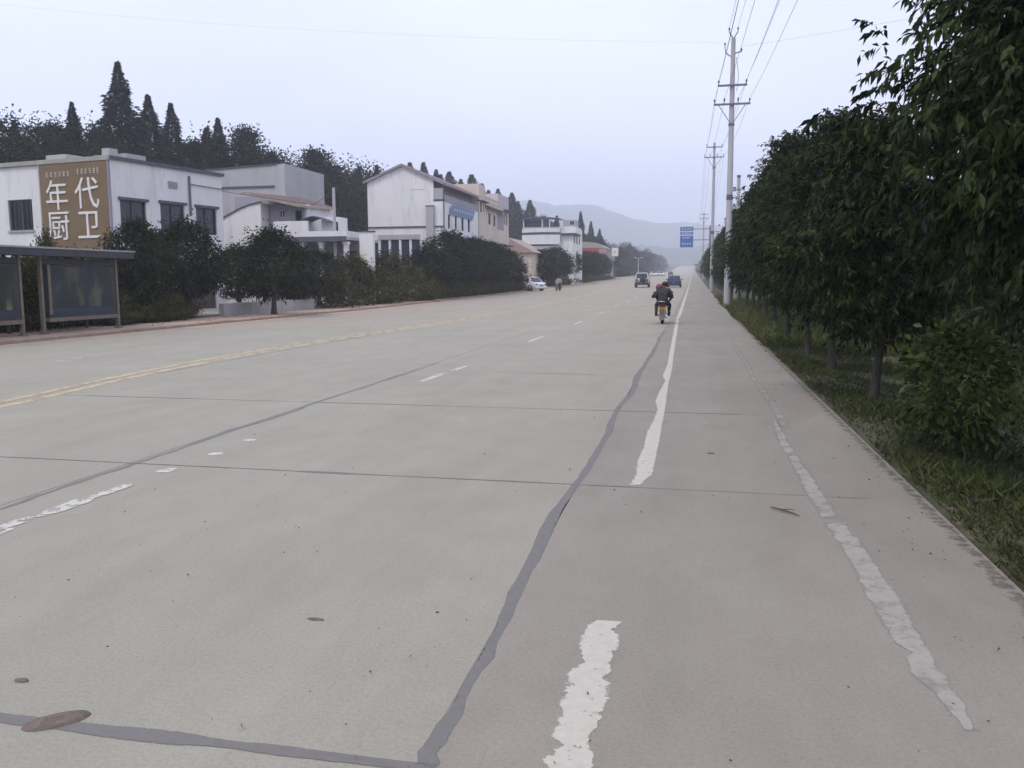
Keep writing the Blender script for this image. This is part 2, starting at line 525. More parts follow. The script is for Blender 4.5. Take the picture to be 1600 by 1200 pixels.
def empty(name, loc=(0, 0, 0), rz=0.0, label=None, cat=None, group=None, kind=None):
    o = bpy.data.objects.new(name, None)
    o.empty_display_size = 0.3
    COL.objects.link(o)
    o.location = loc
    o.rotation_euler = (0, 0, rz)
    return tag(o, label, cat, group, kind)

KIDS = {}
def copy_tree(o, parent=None):
    c = o.copy()
    COL.objects.link(c)
    if parent is not None:
        c.parent = parent
    for ch in o.children:
        copy_tree(ch, c)
    return c

def npmesh(name, verts, faces, material, tint=None, smooth=False):
    """mesh from numpy arrays; faces (n,3) or (n,4)"""
    me = bpy.data.meshes.new(name)
    nf, k = faces.shape
    me.vertices.add(len(verts))
    me.vertices.foreach_set('co', np.ascontiguousarray(verts, dtype=np.float32).ravel())
    me.loops.add(nf * k)
    me.loops.foreach_set('vertex_index', np.ascontiguousarray(faces, dtype=np.int32).ravel())
    me.polygons.add(nf)
    me.polygons.foreach_set('loop_start', np.arange(0, nf * k, k, dtype=np.int32))
    me.polygons.foreach_set('loop_total', np.full(nf, k, dtype=np.int32))
    if tint is not None:
        a = me.attributes.new('tint', 'FLOAT', 'FACE')
        a.data.foreach_set('value', np.ascontiguousarray(tint, dtype=np.float32))
    me.materials.append(material)
    me.update(calc_edges=True)
    me.validate()
    return me

# ------------------------------------------------------------------ lie of the land
PY = np.array([-60, 0, 45, 80, 110, 180, 260, 330, 420, 520, 650, 800, 1000, 1300, 3000.0])
PZ = np.array([0, 0, 0, .22, .5, 1.25, 2.05, 2.6, 3.4, 4.6, 6.5, 9.5, 15, 25, 40.0])
def zr(y):
    ys = np.linspace(-8, 8, 9)
    return float(np.mean([np.interp(y + d, PY, PZ) for d in ys * min(1.0, max(0.0, (y - 30) / 60))]))
def sst(a, b, x):
    t_ = min(1, max(0, (x - a) / (b - a)))
    return t_ * t_ * (3 - 2 * t_)
def zg(x, y):
    z = zr(y)
    if -17.45 < x < 1.72:
        return z - 0.09
    if x >= 1.72:
        return z - 0.02 - 0.22 * sst(1.9, 4.2, x) + 6 * sst(80, 300, x)
    z += 0.04
    h = 12.5 * sst(-39, -74, x) * (0.75 + 0.25 * sst(30, 90, y)) + 6 * sst(-80, -200, x)
    return z + h * (1 - 0.9 * sst(380, 640, y)) 

# ------------------------------------------------------------------ ground sheet
def build_ground():
    xs = sorted(set(list(np.linspace(-700, -110, 14)) + list(np.linspace(-100, -19, 34)) + [-17.46, -17.44] + list(np.linspace(-17, 1.5, 5)) + [1.705, 1.725] + list(np.linspace(2.0, 9, 13)) + list(np.linspace(10, 60, 11)) + list(np.linspace(90, 700, 10))))
    ys = sorted(set(list(np.linspace(-60, -6, 6)) + list(np.linspace(-4, 60, 40)) + list(np.linspace(64, 300, 50)) + list(np.linspace(310, 1000, 40)) + list(np.linspace(1050, 3000, 14))))
    rg = np.random.default_rng(5)
    v = []
    for y in ys:
        for x in xs:
            rough = 0.0
            if x > 1.9 or x < -22:
                rough = 0.05 if x > 0 else 0.12
            v.append((x, y, zg(x, y) + rough * rg.normal() * 0.6))
    nx = len(xs)
    f = [(j * nx + i, j * nx + i + 1, (j + 1) * nx + i + 1, (j + 1) * nx + i) for j in range(len(ys) - 1) for i in range(nx - 1)]
    o = link('ground', npmesh('ground', np.array(v), np.array(f), M['ground'], smooth=True))
    tag(o, 'rough dark soil and weedy ground on both sides of the road', kind='structure')
build_ground()

def far_hill(name, label, pts, y0, depth, seed):
    """a ridge: list of (x, crest height) at distance y0, falling away before and behind"""
    rg = np.random.default_rng(seed)
    xs = np.linspace(pts[0][0], pts[-1][0], 260)
    hs = np.interp(xs, [p[0] for p in pts], [p[1] for p in pts])
    hs = np.convolve(np.pad(hs, 2, mode='edge'), np.ones(5) / 5, 'valid') + np.convolve(rg.normal(size=264), np.ones(5) / 5, 'valid') * 2.4
    ts = np.linspace(-1, 1, 25)
    v = []
    for t_ in ts:
        k = max(0.0, math.cos(t_ * math.pi / 2)) ** 1.3
        for x, h in zip(xs, hs):
            v.append((x, y0 + t_ * depth, h * k + rg.normal() * 2.0 * k - 2))
    n = len(xs)
    f = [(j * n + i, j * n + i + 1, (j + 1) * n + i + 1, (j + 1) * n + i) for j in range(len(ts) - 1) for i in range(n - 1)]
    o = link(name, npmesh(name, np.array(v), np.array(f), M['hill'], smooth=True))
    tag(o, label, kind='structure')
# heights solved so that the crests stand where the photograph shows them
far_hill('hill', 'pale blue wooded mountain ridge fading into haze beyond the road', [(x * 1.667, z * 1.667) for x, z in [(-1100, 120), (-900, 128), (-520, 124), (-400, 120), (-340, 128), (-280, 138), (-240, 128), (-205, 124), (-170, 129), (-140, 117), (-110, 104), (-75, 95), (-50, 92), (-10, 95), (40, 86), (90, 80), (160, 92), (400, 110), (900, 120)]], 2500, 620, 2)
far_hill('hill', 'lower hazy hill across the end of the road', [(-1100, 60), (-520, 66), (-260, 68), (-140, 62), (-50, 54), (40, 56), (170, 70), (420, 100), (900, 115)], 1500, 260, 7)

# ------------------------------------------------------------------ road: slabs near, one sheet far
road = empty('road', (0, 0, 0), 0, 'wide pale grey concrete road with dark tar seams between its slabs', None, None, 'structure')
XE = [-17.28, -13.25, -9.15, -4.86, -0.86, 1.69]
YE = [-5.6, -1.5, 2.56, 6.56, 10.42, 14.4, 18.4, 22.4, 26.4]
def ysk(x, y):
    k = 0.02 * min(1, max(0, (y - 2.56) / 4))
    return y - k * (x - 0.5) if y < 26 else y
rg0 = random.Random(3)
base = MB()
base.add([(-17.3, -5.8, -0.06), (1.69, -5.8, -0.06), (1.69, 26.6, -0.06), (-17.3, 26.6, -0.06)], [(0, 1, 2, 3)], M['tar'])
base.build('road_base', road)
for j in range(len(YE) - 1):
    for i in range(len(XE) - 1):
        g = 0.005
        x0, x1 = XE[i] + g, XE[i + 1] - g
        y0, y1 = YE[j], YE[j + 1]
        dz = [rg0.uniform(-0.001, 0.0004) for _ in range(4)]
        cn = [(x0, ysk(x0, y0) + g), (x1, ysk(x1, y0) + g), (x1, ysk(x1, y1) - g), (x0, ysk(x0, y1) - g)]
        b_ = 0.006
        inn = [(x0 + b_, cn[0][1] + b_), (x1 - b_, cn[1][1] + b_), (x1 - b_, cn[2][1] - b_), (x0 + b_, cn[3][1] - b_)]
        s = MB()
        v = [(x, y, -0.055) for x, y in cn] + [(x, y, dz[k] - b_ * 0.6) for k, (x, y) in enumerate(cn)] + [(x, y, dz[k]) for k, (x, y) in enumerate(inn)]
        fs = [(8, 9, 10, 11)] + [(k, (k + 1) % 4, 4 + (k + 1) % 4, 4 + k) for k in range(4)] + [(4 + k, 4 + (k + 1) % 4, 8 + (k + 1) % 4, 8 + k) for k in range(4)]
        s.add(v, fs, M['shoulder'] if i == len(XE) - 2 else M['concrete'])
        s.build('slab', road)
def strip_sheet(name, xl, xr, ys, m, dz=0.0, parent=road):
    s = MB()
    v = []
    for y in ys:
        v += [(xl, y, zr(y) + dz), (xr, y, zr(y) + dz)]
    s.add(v, [(2 * k, 2 * k + 1, 2 * k + 3, 2 * k + 2) for k in range(len(ys) - 1)], m, True)
    return s.build(name, parent)
FY = [26.4 + 0.005, 30, 36, 42] + list(np.linspace(48, 300, 64)) + list(np.linspace(312, 1000, 50))
strip_sheet('carriageway', -17.28, -0.86, FY, M['farconcrete'])
strip_sheet('shoulder_strip', -0.855, 1.69, FY, M['shoulder'])

def wobble(seed, n, amp, corr=3):
    rg = np.random.default_rng(seed)
    a = rg.normal(size=n + 2 * corr)
    return np.convolve(a, np.ones(2 * corr + 1) / (2 * corr + 1), 'same')[corr:n + corr] * amp * math.sqrt(2 * corr + 1)

def strip3(name, v, n, m, parent):
    """a strip with a middle line; 'core' runs 0 at its ragged rim to 1 along the middle"""
    s = MB()
    s.add(v, [q for k in range(n - 1) for q in ((3 * k, 3 * k + 1, 3 * k + 4, 3 * k + 3), (3 * k + 1, 3 * k + 2, 3 * k + 5, 3 * k + 4))], m)
    me = s.mesh(name)
    a = me.attributes.new('core', 'FLOAT', 'POINT')
    c_ = np.zeros((n, 3), np.float32)
    c_[1:-1, 1] = 1
    a.data.foreach_set('value', c_.ravel())
    return link(name, me, parent)

def ribbon(name, pts, wid, m, dz, parent=road, label=None):
    """a flat strip following pts [(x,y)], per-point (left, right) half widths across the run"""
    s = MB()
    v = []
    for k, (x, y) in enumerate(pts):
        a, b = pts[max(0, k - 1)], pts[min(len(pts) - 1, k + 1)]
        dx, dy = b[0] - a[0], b[1] - a[1]
        l = math.hypot(dx, dy) or 1
        nx, ny = dy / l, -dx / l
        wl, wr = wid[k] if isinstance(wid[k], tuple) else (wid[k], wid[k])
        wl, wr = wl * 1.08, wr * 1.08
        v += [(x - nx * wl, y - ny * wl, zr(y) + dz), (x, y, zr(y) + dz), (x + nx * wr, y + ny * wr, zr(y) + dz)]
    o = strip3(name, v, len(pts), m, parent)
    if label:
        o['label'] = label
    return o

def longseam(x, y0, y1, n, w0, w1, seed, label=None):
    ys = [y0 + (y1 - y0) * (k / (n - 1)) ** 1.5 for k in range(n)]
    wx = wobble(seed, n, 0.022)
    wl, wr = np.abs(wobble(seed + 1, n, 0.014, 2)), np.abs(wobble(seed + 2, n, 0.014, 2))
    pts = [(x + wx[k], ys[k]) for k in range(n)]
    wd = [((w0 + (w1 - w0) * k / n) / 2 + wl[k], (w0 + (w1 - w0) * k / n) / 2 + wr[k]) for k in range(n)]
    ribbon('tar_seam', pts, wd, M['tarseam'], 0.0012, road, label)
longseam(-0.85, 2.5, 27, 90, 0.036, 0.052, 11, 'broad wavy dark tar seam running up the near lane')
longseam(-4.80, 3.0, 16, 80, 0.035, 0.02, 21, 'dark tar seam along the lane divider')
longseam(-9.15, 13, 26, 30, 0.01, 0.01, 31)
def crossseam(y, x0, x1, n, wd, seed, bulge=None, label=None):
    xs = np.linspace(x0, x1, n)
    wy = wobble(seed, n, 0.0026)
    ww = np.abs(wobble(seed + 1, n, wd * 0.35, 2))
    pts = [(float(x_), ysk(float(x_), y) + wy[k]) for k, x_ in enumerate(xs)]
    wds = []
    for k, x_ in enumerate(xs):
        e = wd / 2 + ww[k]
        if bulge and bulge[0] < x_ < bulge[1]:
            e += bulge[2]
        wds.append(e)
    ribbon('tar_seam', pts, wds, M['tarseam'], 0.0020, road, label)
crossseam(2.565, -9.0, -0.8, 80, 0.042, 41, label='dark tar seam across the road nearest the camera')
crossseam(6.56, -13, -0.80, 110, 0.012, 43, (-3.2, -2.75, 0.018), 'thin dark seam across the road with a thicker smear in it')
crossseam(6.56, -0.80, 1.3, 30, 0.010, 45)
crossseam(10.42, -9, 0.6, 80, 0.012, 47)
crossseam(14.4, -3.3, -1.6, 20, 0.016, 49)

# ------------------------------------------------------------------ road paint
def px2g(pts):
    """points measured in the photograph, already carried onto the flat near road as metres"""
    return pts
def edged(name, left, right, m, dz, label=None):
    s = MB()
    n = 40
    def res(p):
        p = sorted(p, key=lambda q: q[1])
        ys = [q[1] for q in p]
        xs = [q[0] for q in p]
        return ys, xs
    ly, lx = res(left)
    ry, rx = res(right)
    y0, y1 = max(ly[0], ry[0]), min(ly[-1], ry[-1])
    ys = sorted(set([y for y in ly + ry if y0 <= y <= y1] + list(np.linspace(y0, y1, n))))
    rg = np.random.default_rng(len(ys))
    v = []
    for y in ys:
        a, b = float(np.interp(y, ly, lx)) - .006 + rg.normal() * 0.003, float(np.interp(y, ry, rx)) + .006 + rg.normal() * 0.003
        v += [(a, y, zr(y) + dz), ((a + b) / 2, y, zr(y) + dz), (b, y, zr(y) + dz)]
    o = strip3(name, v, len(ys), m, road)
    if label:
        o['label'] = label
TR = {'wl': [(-0.429, 3.911), (-0.464, 3.762), (-0.47, 3.671), (-0.446, 3.54), (-0.424, 3.441), (-0.458, 3.396), (-0.477, 3.318), (-0.464, 3.207), (-0.465, 3.127), (-0.457, 3.015), (-0.454, 2.921), (-0.467, 2.839), (-0.413, 2.781), (-0.443, 2.728), (-0.463, 2.684), (-0.448, 2.639), (-0.442, 2.547)], 'wr': [(-0.327, 3.951), (-0.294, 3.908), (-0.329, 3.797), (-0.288, 3.742), (-0.281, 3.656), (-0.305, 3.535), (-0.297, 3.412), (-0.311, 3.321), (-0.29, 3.269), (-0.287, 3.162), (-0.288, 3.048), (-0.303, 2.939), (-0.329, 2.867), (-0.311, 2.806), (-0.309, 2.765), (-0.294, 2.728), (-0.29, 2.67), (-0.285, 2.578)], 'w2l': [(-0.461, 6.578), (-0.438, 7.055), (-0.457, 7.566), (-0.434, 8.163), (-0.45, 9.039), (-0.412, 9.667), (-0.397, 10.639), (-0.466, 11.335), (-0.395, 13.705), (-0.467, 14.379), (-0.444, 16.281), (-0.52, 23.224), (-0.628, 34.019)], 'w2r': [(-0.305, 6.586), (-0.291, 7.597), (-0.295, 8.877), (-0.309, 10.927), (-0.345, 13.713), (-0.328, 14.646), (-0.392, 21.008), (-0.507, 34.031)], 'pl': [(0.872, 5.894), (0.875, 5.705), (0.896, 5.397), (0.898, 5.239), (0.89, 4.735), (0.888, 4.341), (0.894, 4.064), (0.908, 3.889), (0.95, 3.814), (0.915, 3.743), (0.892, 3.617), (0.915, 3.507), (0.949, 3.432), (0.954, 3.344), (0.966, 3.285), (0.982, 3.149)], 'pr': [(1.014, 5.843), (1.001, 5.586), (1.031, 5.489), (1.033, 4.973), (1.045, 4.458), (1.03, 4.018), (1.028, 3.845), (1.017, 3.701), (1.035, 3.587), (1.016, 3.513), (1.031, 3.423), (1.014, 3.282), (1.026, 3.158)], 'p2l': [(0.908, 10.124), (0.85, 8.725), (0.853, 7.415), (0.851, 6.639), (0.869, 5.932)], 'p2r': [(0.965, 10.134), (0.948, 8.743), (0.973, 7.437), (0.987, 6.664), (1.0, 5.864)]}

edged('edge_line', TR['wl'], TR['wr'], M['white'], 0.0026, 'chipped cream-white edge line patch at the bottom of the near lane')
edged('edge_line', TR['w2l'], TR['w2r'], M['white'], 0.0026, 'white edge line between the near lane and the shoulder')
edged('patch_line', TR['pl'], TR['pr'], M['pale'], 0.0026, 'pale worn stripe running down the shoulder')
edged('patch_line', TR['p2l'], TR['p2r'], M['pale2'], 0.0026)
ribbon('patch_line', [(1.0 - 0.02 * math.sin(y), y) for y in np.linspace(9.4, 24, 24)], [0.055] * 24, M['ghost'], 0.0026)
EY = [max(TR['w2l'][-1][1], TR['w2r'][-1][1]) - .3] + [y for y in FY if max(TR['w2l'][-1][1], TR['w2r'][-1][1]) + .5 < y < 420]
EX = (TR['w2l'][-1][0] + TR['w2r'][-1][0]) / 2
EW = (TR['w2r'][-1][0] - TR['w2l'][-1][0]) / 2
ribbon('edge_line', [(EX, y) for y in EY], [EW if k < 2 else (0.08 if k % 3 else 0.072) for k in range(len(EY))], M['white'], 0.0034)
for (y0, y1, x) in [(3.0, 5.9, -4.36)]:
    for k, (a, b, wl, off) in enumerate([(3.2, 4.1, .06, 0), (4.15, 4.72, .07, .01), (4.66, 5.0, .05, -.04), (4.95, 5.62, .065, 0.0), (5.55, 5.95, .055, .02)]):
        n = 14
        ys = np.linspace(a, b, n)
        wv = np.abs(wobble(60 + k, n, 0.02, 1))
        ribbon('lane_dash', [(x + off, float(y)) for y in ys], [(wl * min(1, .3 + 3 * min(i, n - 1 - i) / n) + wv[i] * .5) for i in range(n)], M['whiteworn'], 0.0026 + 0.0004 * k)
for k, (a, b, x) in enumerate([(6.36, 6.55, -4.35), (7.1, 7.24, -4.32), (7.8, 7.93, -4.35), (12.95, 14.35, -4.17), (14.6, 15.55, -4.12), (21.6, 24.1, -4.1), (30.2, 32.8, -4.1), (39.5, 42.5, -4.25), (48.5, 51.5, -4.3), (57.5, 60.5, -4.3), (66.5, 69.5, -4.3), (84, 87, -4.3), (102, 105, -4.3), (120, 123, -4.3)]):
    n = 12
    ys = np.linspace(a, b, n)
    wv = np.abs(wobble(80 + k, n, 0.02, 1))
    ribbon('lane_dash', [(x + 0.01 * (i - n / 2) / n, float(y)) for i, y in enumerate(ys)], [(.066 * min(1, .45 + 3 * min(i, n - 1 - i) / n) + wv[i] * .4) for i in range(n)], M['whiteworn'] if y1 < 18 else M['white'], 0.0026)
YP = [(-8.75, 3), (-8.85, 9.6), (-9.30, 12.5), (-9.6, 16), (-9.68, 20), (-9.3, 26), (-9.15, 32), (-9.1, 45), (-9.1, 420)]
yy = list(np.linspace(3, 60, 50)) + list(np.linspace(64, 400, 60))
for dx, cov in ((-0.16, 1), (0.16, 1)):
    ribbon('centre_line', [(float(np.interp(y, [q[1] for q in YP], [q[0] for q in YP])) + dx, float(y)) for y in yy], [0.085] * len(yy), M['yellow'], 0.0026)
for (a, b, x) in [(21, 23.3, -12.2), (30.2, 32, -12.3), (39, 41, -12.4), (15, 16.5, -12.6), (48, 51, -12.5)]:
    ys = np.linspace(a, b, 8)
    ribbon('lane_dash', [(x, float(y)) for y in ys], [0.05] * 8, M['faint'], 0.0026)

# ------------------------------------------------------------------ kerb and dusty strips on the left
def kerb_strip():
    s = MB()
    ys = list(np.linspace(-5, 60, 66)) + list(np.linspace(64, 420, 70))
    rg = np.random.default_rng(4)
    pr = [(-17.28, -0.08), (-17.28, 0.085), (-17.31, 0.105), (-17.43, 0.105), (-17.43, -0.08)]
    rings = [[(x + 0.006 * rg.normal(), y, zr(y) + z + 0.006 * rg.normal()) for x, z in pr] for y in ys]
    s.loft(rings, M['kerb'])
    o = s.build('kerb')
    tag(o, 'low pinkish concrete kerb along the far left edge of the road', kind='structure')
kerb_strip()
def sheet(name, x0, x1, y0, y1, nx, ny, dz, m, label, parent=None, jag=0.0, seed=1):
    rg = np.random.default_rng(seed)
    v = []
    for y in np.linspace(y0, y1, ny):
        jl, jr = rg.normal() * jag, rg.normal() * jag
        for i, x in enumerate(np.linspace(x0, x1, nx)):
            xx = x + (jl if i == 0 else 0) + (jr if i == nx - 1 else 0)
            v.append((xx, y, zg(min(xx, -17.5), y) + dz))
    f = [(j * nx + i, j * nx + i + 1, (j + 1) * nx + i + 1, (j + 1) * nx + i) for j in range(ny - 1) for i in range(nx - 1)]
    o = link(name, npmesh(name, np.array(v), np.array(f), m))
    tag(o, label, kind='structure')
    return o
sheet('soil_strip', -20.3, -17.44, -5, 300, 4, 150, 0.06, M['dust'], 'strip of dry pinkish dust and earth behind the left kerb', jag=0.0)
ribbon('gutter_dust', [(-16.85, y) for y in FY], [0.42] * len(FY), M['dust'], 0.004)
ribbon('gutter_dust', [(-17.0, y) for y in np.linspace(-4, 26.3, 40)], [0.22 + 0.1 * math.sin(y * 2.1) * math.sin(y) for y in np.linspace(-4, 26.3, 40)], M['dust'], 0.0026)
sheet('yard', -26, -20.0, 31, 60, 6, 20, 0.10, M['yard'], 'pale bare forecourt in front of the left-hand buildings')

ribbon('edge_dirt', [(1.64, float(y)) for y in np.linspace(2, 60, 90)], [(0.10, 0.045)] * 90, M['edgedirt'], 0.002)
# ------------------------------------------------------------------ leaves
def leaf_arrays(P, D, Ln, Wd, rg, droop=0.35, quad=True, tint=None):
    """leaf blades at P along D: two triangles, V-folded, each with its own roll"""
    n = len(P)
    D = D / np.maximum(np.linalg.norm(D, axis=1, keepdims=True), 1e-6)
    Rn = rg.normal(size=(n, 3))
    S = np.cross(D, Rn)
    S /= np.maximum(np.linalg.norm(S, axis=1, keepdims=True), 1e-6)
    N = np.cross(S, D)
    N *= np.sign(N[:, 2:3] + 1e-9)
    mid = P + D * Ln[:, None] * 0.5
    tip = P + D * Ln[:, None]
    tip[:, 2] -= droop * Ln
    mid[:, 2] -= droop * Ln * 0.25
    l = mid - S * Wd[:, None] * 0.5 + N * Wd[:, None] * 0.12
    r = mid + S * Wd[:, None] * 0.5 + N * Wd[:, None] * 0.12
    V = np.stack([P, l, tip, r], 1).reshape(-1, 3)
    b = np.arange(n)[:, None] * 4
    F = np.concatenate([b + np.array([[0, 2, 1]]), b + np.array([[0, 3, 2]])], 1).reshape(-1, 3)
    T = np.repeat(tint if tint is not None else rg.random(n), 2)
    return V, F, T

def env_ell(h):
    return np.sqrt(np.clip(1 - (2 * h - 1) ** 2, 0, 1))
def env_egg(h):       # widest low, rounded top
    return np.clip(np.sin(np.pi * np.clip(h, 0, 1) ** 0.72), 0, 1) ** 0.65
def env_flat(h):
    return np.clip(np.minimum(1, h * 5), 0, 1) ** 0.5 * np.sqrt(np.clip(1 - h ** 3.2, 0, 1))
def env_cone(h):
    return np.clip(1 - h, 0, 1) ** 0.8 * np.minimum(1, 0.5 + h * 6)

def crown_points(rg, z0, z1, rad, env, nclump, lump=0.18, inner=0.35):
    """clump centres through the volume, most of them near the skin"""
    h = rg.random(nclump) ** 0.85
    th = rg.random(nclump) * 2 * np.pi
    ph = rg.random(3) * 6.28
    lum = 1 + lump * (np.sin(2 * th + ph[0] + 5 * h) + 0.7 * np.sin(3 * th + ph[1] - 7 * h) + 0.5 * np.sin(5 * th + ph[2] + 11 * h))
    rr = rad * env(h) * lum * np.maximum(inner, rg.random(nclump)) ** 0.5
    return np.stack([rr * np.cos(th), rr * np.sin(th), z0 + (z1 - z0) * h], 1), h

def crown_blob(name, seed, z0, z1, rad, env, nclump, per, cr, ll, lw, m, droop=0.35, lump=0.18, flat=0.8, updir=0.2, cx=(0, 0)):
    rg = np.random.default_rng(seed)
    C, h = crown_points(rg, z0, z1, rad, env, nclump, lump)
    C[:, 0] += cx[0]
    C[:, 1] += cx[1]
    k = rg.integers(int(per * 0.6), int(per * 1.4), nclump)
    idx = np.repeat(np.arange(nclump), k)
    n = len(idx)
    off = rg.normal(size=(n, 3)) * 0.48
    off[:, 2] *= flat
    cr_ = cr * rg.uniform(0.6, 1.35, nclump)
    P = C[idx] + off * cr_[idx][:, None]
    axis = np.array([cx[0], cx[1], 0.45 * z0 + 0.55 * z1])
    D = off * 0.7 + rg.normal(size=(n, 3)) * 0.5 + 0.5 * (C[idx] - axis) / rad
    D[:, 2] += updir
    Ln = ll * rg.uniform(0.6, 1.3, n)
    T = np.clip(0.42 + 0.20 * rg.normal(size=nclump)[idx] + 0.17 * rg.normal(size=n), 0, 1)
    V, F, T = leaf_arrays(P, D, Ln, Ln * lw, rg, droop, tint=T)
    return npmesh(name, V, F, m, T), C

def crown_spray(name, seed, z0, z1, rad, env, nclump, sprays, per, ll, lw, m, splen=0.5, lump=0.2, cx=(0, 0), droop=0.5):
    """drooping leafy twigs: each clump throws out sprays with paired hanging leaves"""
    rg = np.random.default_rng(seed)
    C, h = crown_points(rg, z0, z1, rad, env, nclump, lump, 0.3)
    C[:, 0] += cx[0]
    C[:, 1] += cx[1]
    ns = nclump * sprays
    ci = np.repeat(np.arange(nclump), sprays)
    B = C[ci] + rg.normal(size=(ns, 3)) * 0.16
    out = C[ci] - np.array([cx[0], cx[1], 0.4 * z0 + 0.6 * z1])
    out /= np.maximum(np.linalg.norm(out, axis=1, keepdims=True), 1e-6)
    A = out * 0.9 + rg.normal(size=(ns, 3)) * 0.65
    A[:, 2] += 0.25
    A /= np.linalg.norm(A, axis=1, keepdims=True)
    L = splen * rg.uniform(0.5, 1.25, ns)
    si = np.repeat(np.arange(ns), per)
    n = len(si)
    t = np.tile(np.linspace(0.15, 1, per), ns) + rg.normal(size=n) * 0.04
    P = B[si] + A[si] * (L[si] * t)[:, None]
    P[:, 2] -= 0.32 * L[si] * t * t
    sd_ = rg.normal(size=(n, 3))
    D = A[si] * 0.8 + sd_ * 0.55
    D[:, 2] -= 0.45 + 0.3 * t
    Ln = ll * rg.uniform(0.65, 1.25, n)
    T = np.clip(0.30 + 0.16 * rg.normal(size=nclump)[ci][si] + 0.16 * rg.normal(size=ns)[si] + 0.12 * rg.normal(size=n), 0, 1)
    V, F, T = leaf_arrays(P, D, Ln, Ln * lw, rg, droop, tint=T)
    return npmesh(name, V, F, m, T), C

def trunk_mesh(name, rg, h, r0, C, top, nl=10, lean=(0, 0), wash=0.0, bark=None):
    """tapered leaning trunk and limbs reaching into the crown"""
    s = MB()
    bark = bark or M['bark']
    n = 9
    pts, rad = [], []
    for k in range(n):
        t_ = k / (n - 1)
        pts.append((lean[0] * t_ * h + 0.03 * math.sin(3 * t_ + r0 * 50), lean[1] * t_ * h + 0.03 * math.cos(4 * t_ + 1), h * t_ - 0.12 * (k == 0)))
        rad.append(r0 * (1.35 if k == 0 else 1.0 - 0.72 * t_))
    if wash > 0:
        kk = max(2, int(round(wash / h * (n - 1))) + 1)
        s.tube(pts[:kk], rad[:kk], M['limewash'], 10)
        s.tube(pts[kk - 1:], rad[kk - 1:], bark, 10)
    else:
        s.tube(pts, rad, bark, 10)
    if len(C):
        ids = rg.choice(len(C), min(nl, len(C)), replace=False)
        for i in ids:
            e = Vector(C[i])
            t_ = min(0.95, max(0.3, (e.z * 0.62) / h))
            b = Vector(pts[int(t_ * (n - 1))])
            if e.z < b.z:
                b = Vector(pts[max(1, int(t_ * 0.6 * (n - 1)))])
            mid = b.lerp(e, 0.5) + Vector((0, 0, 0.12 * (e - b).length))
            r_ = r0 * 0.38 * (1 - 0.5 * t_)
            s.tube([b, mid, e], [r_, r_ * 0.6, r_ * 0.2], bark, 6, cap=False)
    return s.mesh(name)

# ------------------------------------------------------------------ trees
def tree(name, crown_me, trunk_me, x, y, z, rz, sc, label, cat='tree', group=None):
    r = empty(name, (x, y, z), rz, label, cat, group)
    r.scale = (sc[0], sc[0], sc[1]) if isinstance(sc, tuple) else (sc, sc, sc)
    link('crown', crown_me, r)
    if trunk_me:
        link('trunk', trunk_me, r)
    return r

def joined(name, me, places, label, cat=None, kind=None, mtl=None):
    """one mesh out of many placed copies of a foliage mesh; places = (x, y, z, rz, sxy, sz)"""
    nv, nf = len(me.vertices), len(me.polygons)
    v0 = np.empty(nv * 3, np.float32)
    me.vertices.foreach_get('co', v0)
    v0 = v0.reshape(-1, 3)
    f0 = np.empty(nf * 3, np.int32)
    me.loops.foreach_get('vertex_index', f0)
    f0 = f0.reshape(-1, 3)
    t0 = np.empty(nf, np.float32)
    me.attributes['tint'].data.foreach_get('value', t0)
    VV, FF, TT = [], [], []
    for k, (x, y, z, a, sxy, sz) in enumerate(places):
        ca, sa = math.cos(a), math.sin(a)
        VV.append(np.stack([x + sxy * (v0[:, 0] * ca - v0[:, 1] * sa), y + sxy * (v0[:, 0] * sa + v0[:, 1] * ca), z + sz * v0[:, 2]], 1))
        FF.append(f0 + k * nv)
        TT.append(t0)
    o = link(name, npmesh(name, np.concatenate(VV), np.concatenate(FF), mtl or me.materials[0], np.concatenate(TT)))
    return tag(o, label, cat, None, kind)

# right-hand roadside row: leafy trees with short trunks, about 5 m tall
RV = []
BIG, BIGC = crown_spray('crown', 99, 1.3, 5.0, 1.0, env_flat, 1050, 13, 12, 0.060, 0.40, M['leafR'], 0.21, droop=0.40)
BIGT = trunk_mesh('trunk', np.random.default_rng(98), 4.4, 0.085, BIGC, 5, 18, (0, 0), 1.0)
for k in range(4):
    if k < 2:
        cm, C = crown_spray('crown', 100 + k, 1.42, 5.0, 0.95, env_egg, 240, 14, 13, 0.088, 0.38, M['leafR'], 0.30, lump=0.32, droop=0.4)
    else:
        cm, C = crown_spray('crown', 100 + k, 1.42, 5.0, 0.98, env_egg, 160, 11, 10, 0.125, 0.40, M['leafR'], 0.32, droop=0.4)
    rg = np.random.default_rng(200 + k)
    RV.append((cm, trunk_mesh('trunk', rg, 4.3, 0.062 + 0.006 * k, C, 5.0, 16, (0.02 * (k - 1), 0.03 * (k - 2)), 1.0)))
far_cm, farC = crown_blob('crown', 150, 0.9, 5.0, 1.15, env_egg, 90, 26, 0.36, 0.24, 0.42, M['leafR'])
far_tm = trunk_mesh('trunk', np.random.default_rng(151), 4.0, 0.09, farC, 5, 6)
ROWY = [6.9, 12.3, 16.1, 19.6, 23.6, 27.9, 31.8, 35.7, 39.6, 43.5]
WORD = ['big dark one filling the top right corner', 'slanting trunk just past the low bush', 'second trunk past the low bush', 'third trunk past the low bush', 'fourth trunk past the low bush', 'fifth trunk past the low bush', 'sixth trunk past the low bush', 'third before the tall concrete pole', 'second before the tall concrete pole', 'last one before the tall concrete pole']
HT = [1.2, 0.71, 0.84, 0.83, 1.0, 0.97, 1.08, 1.0, 1.11, 1.04]
rr = random.Random(9)
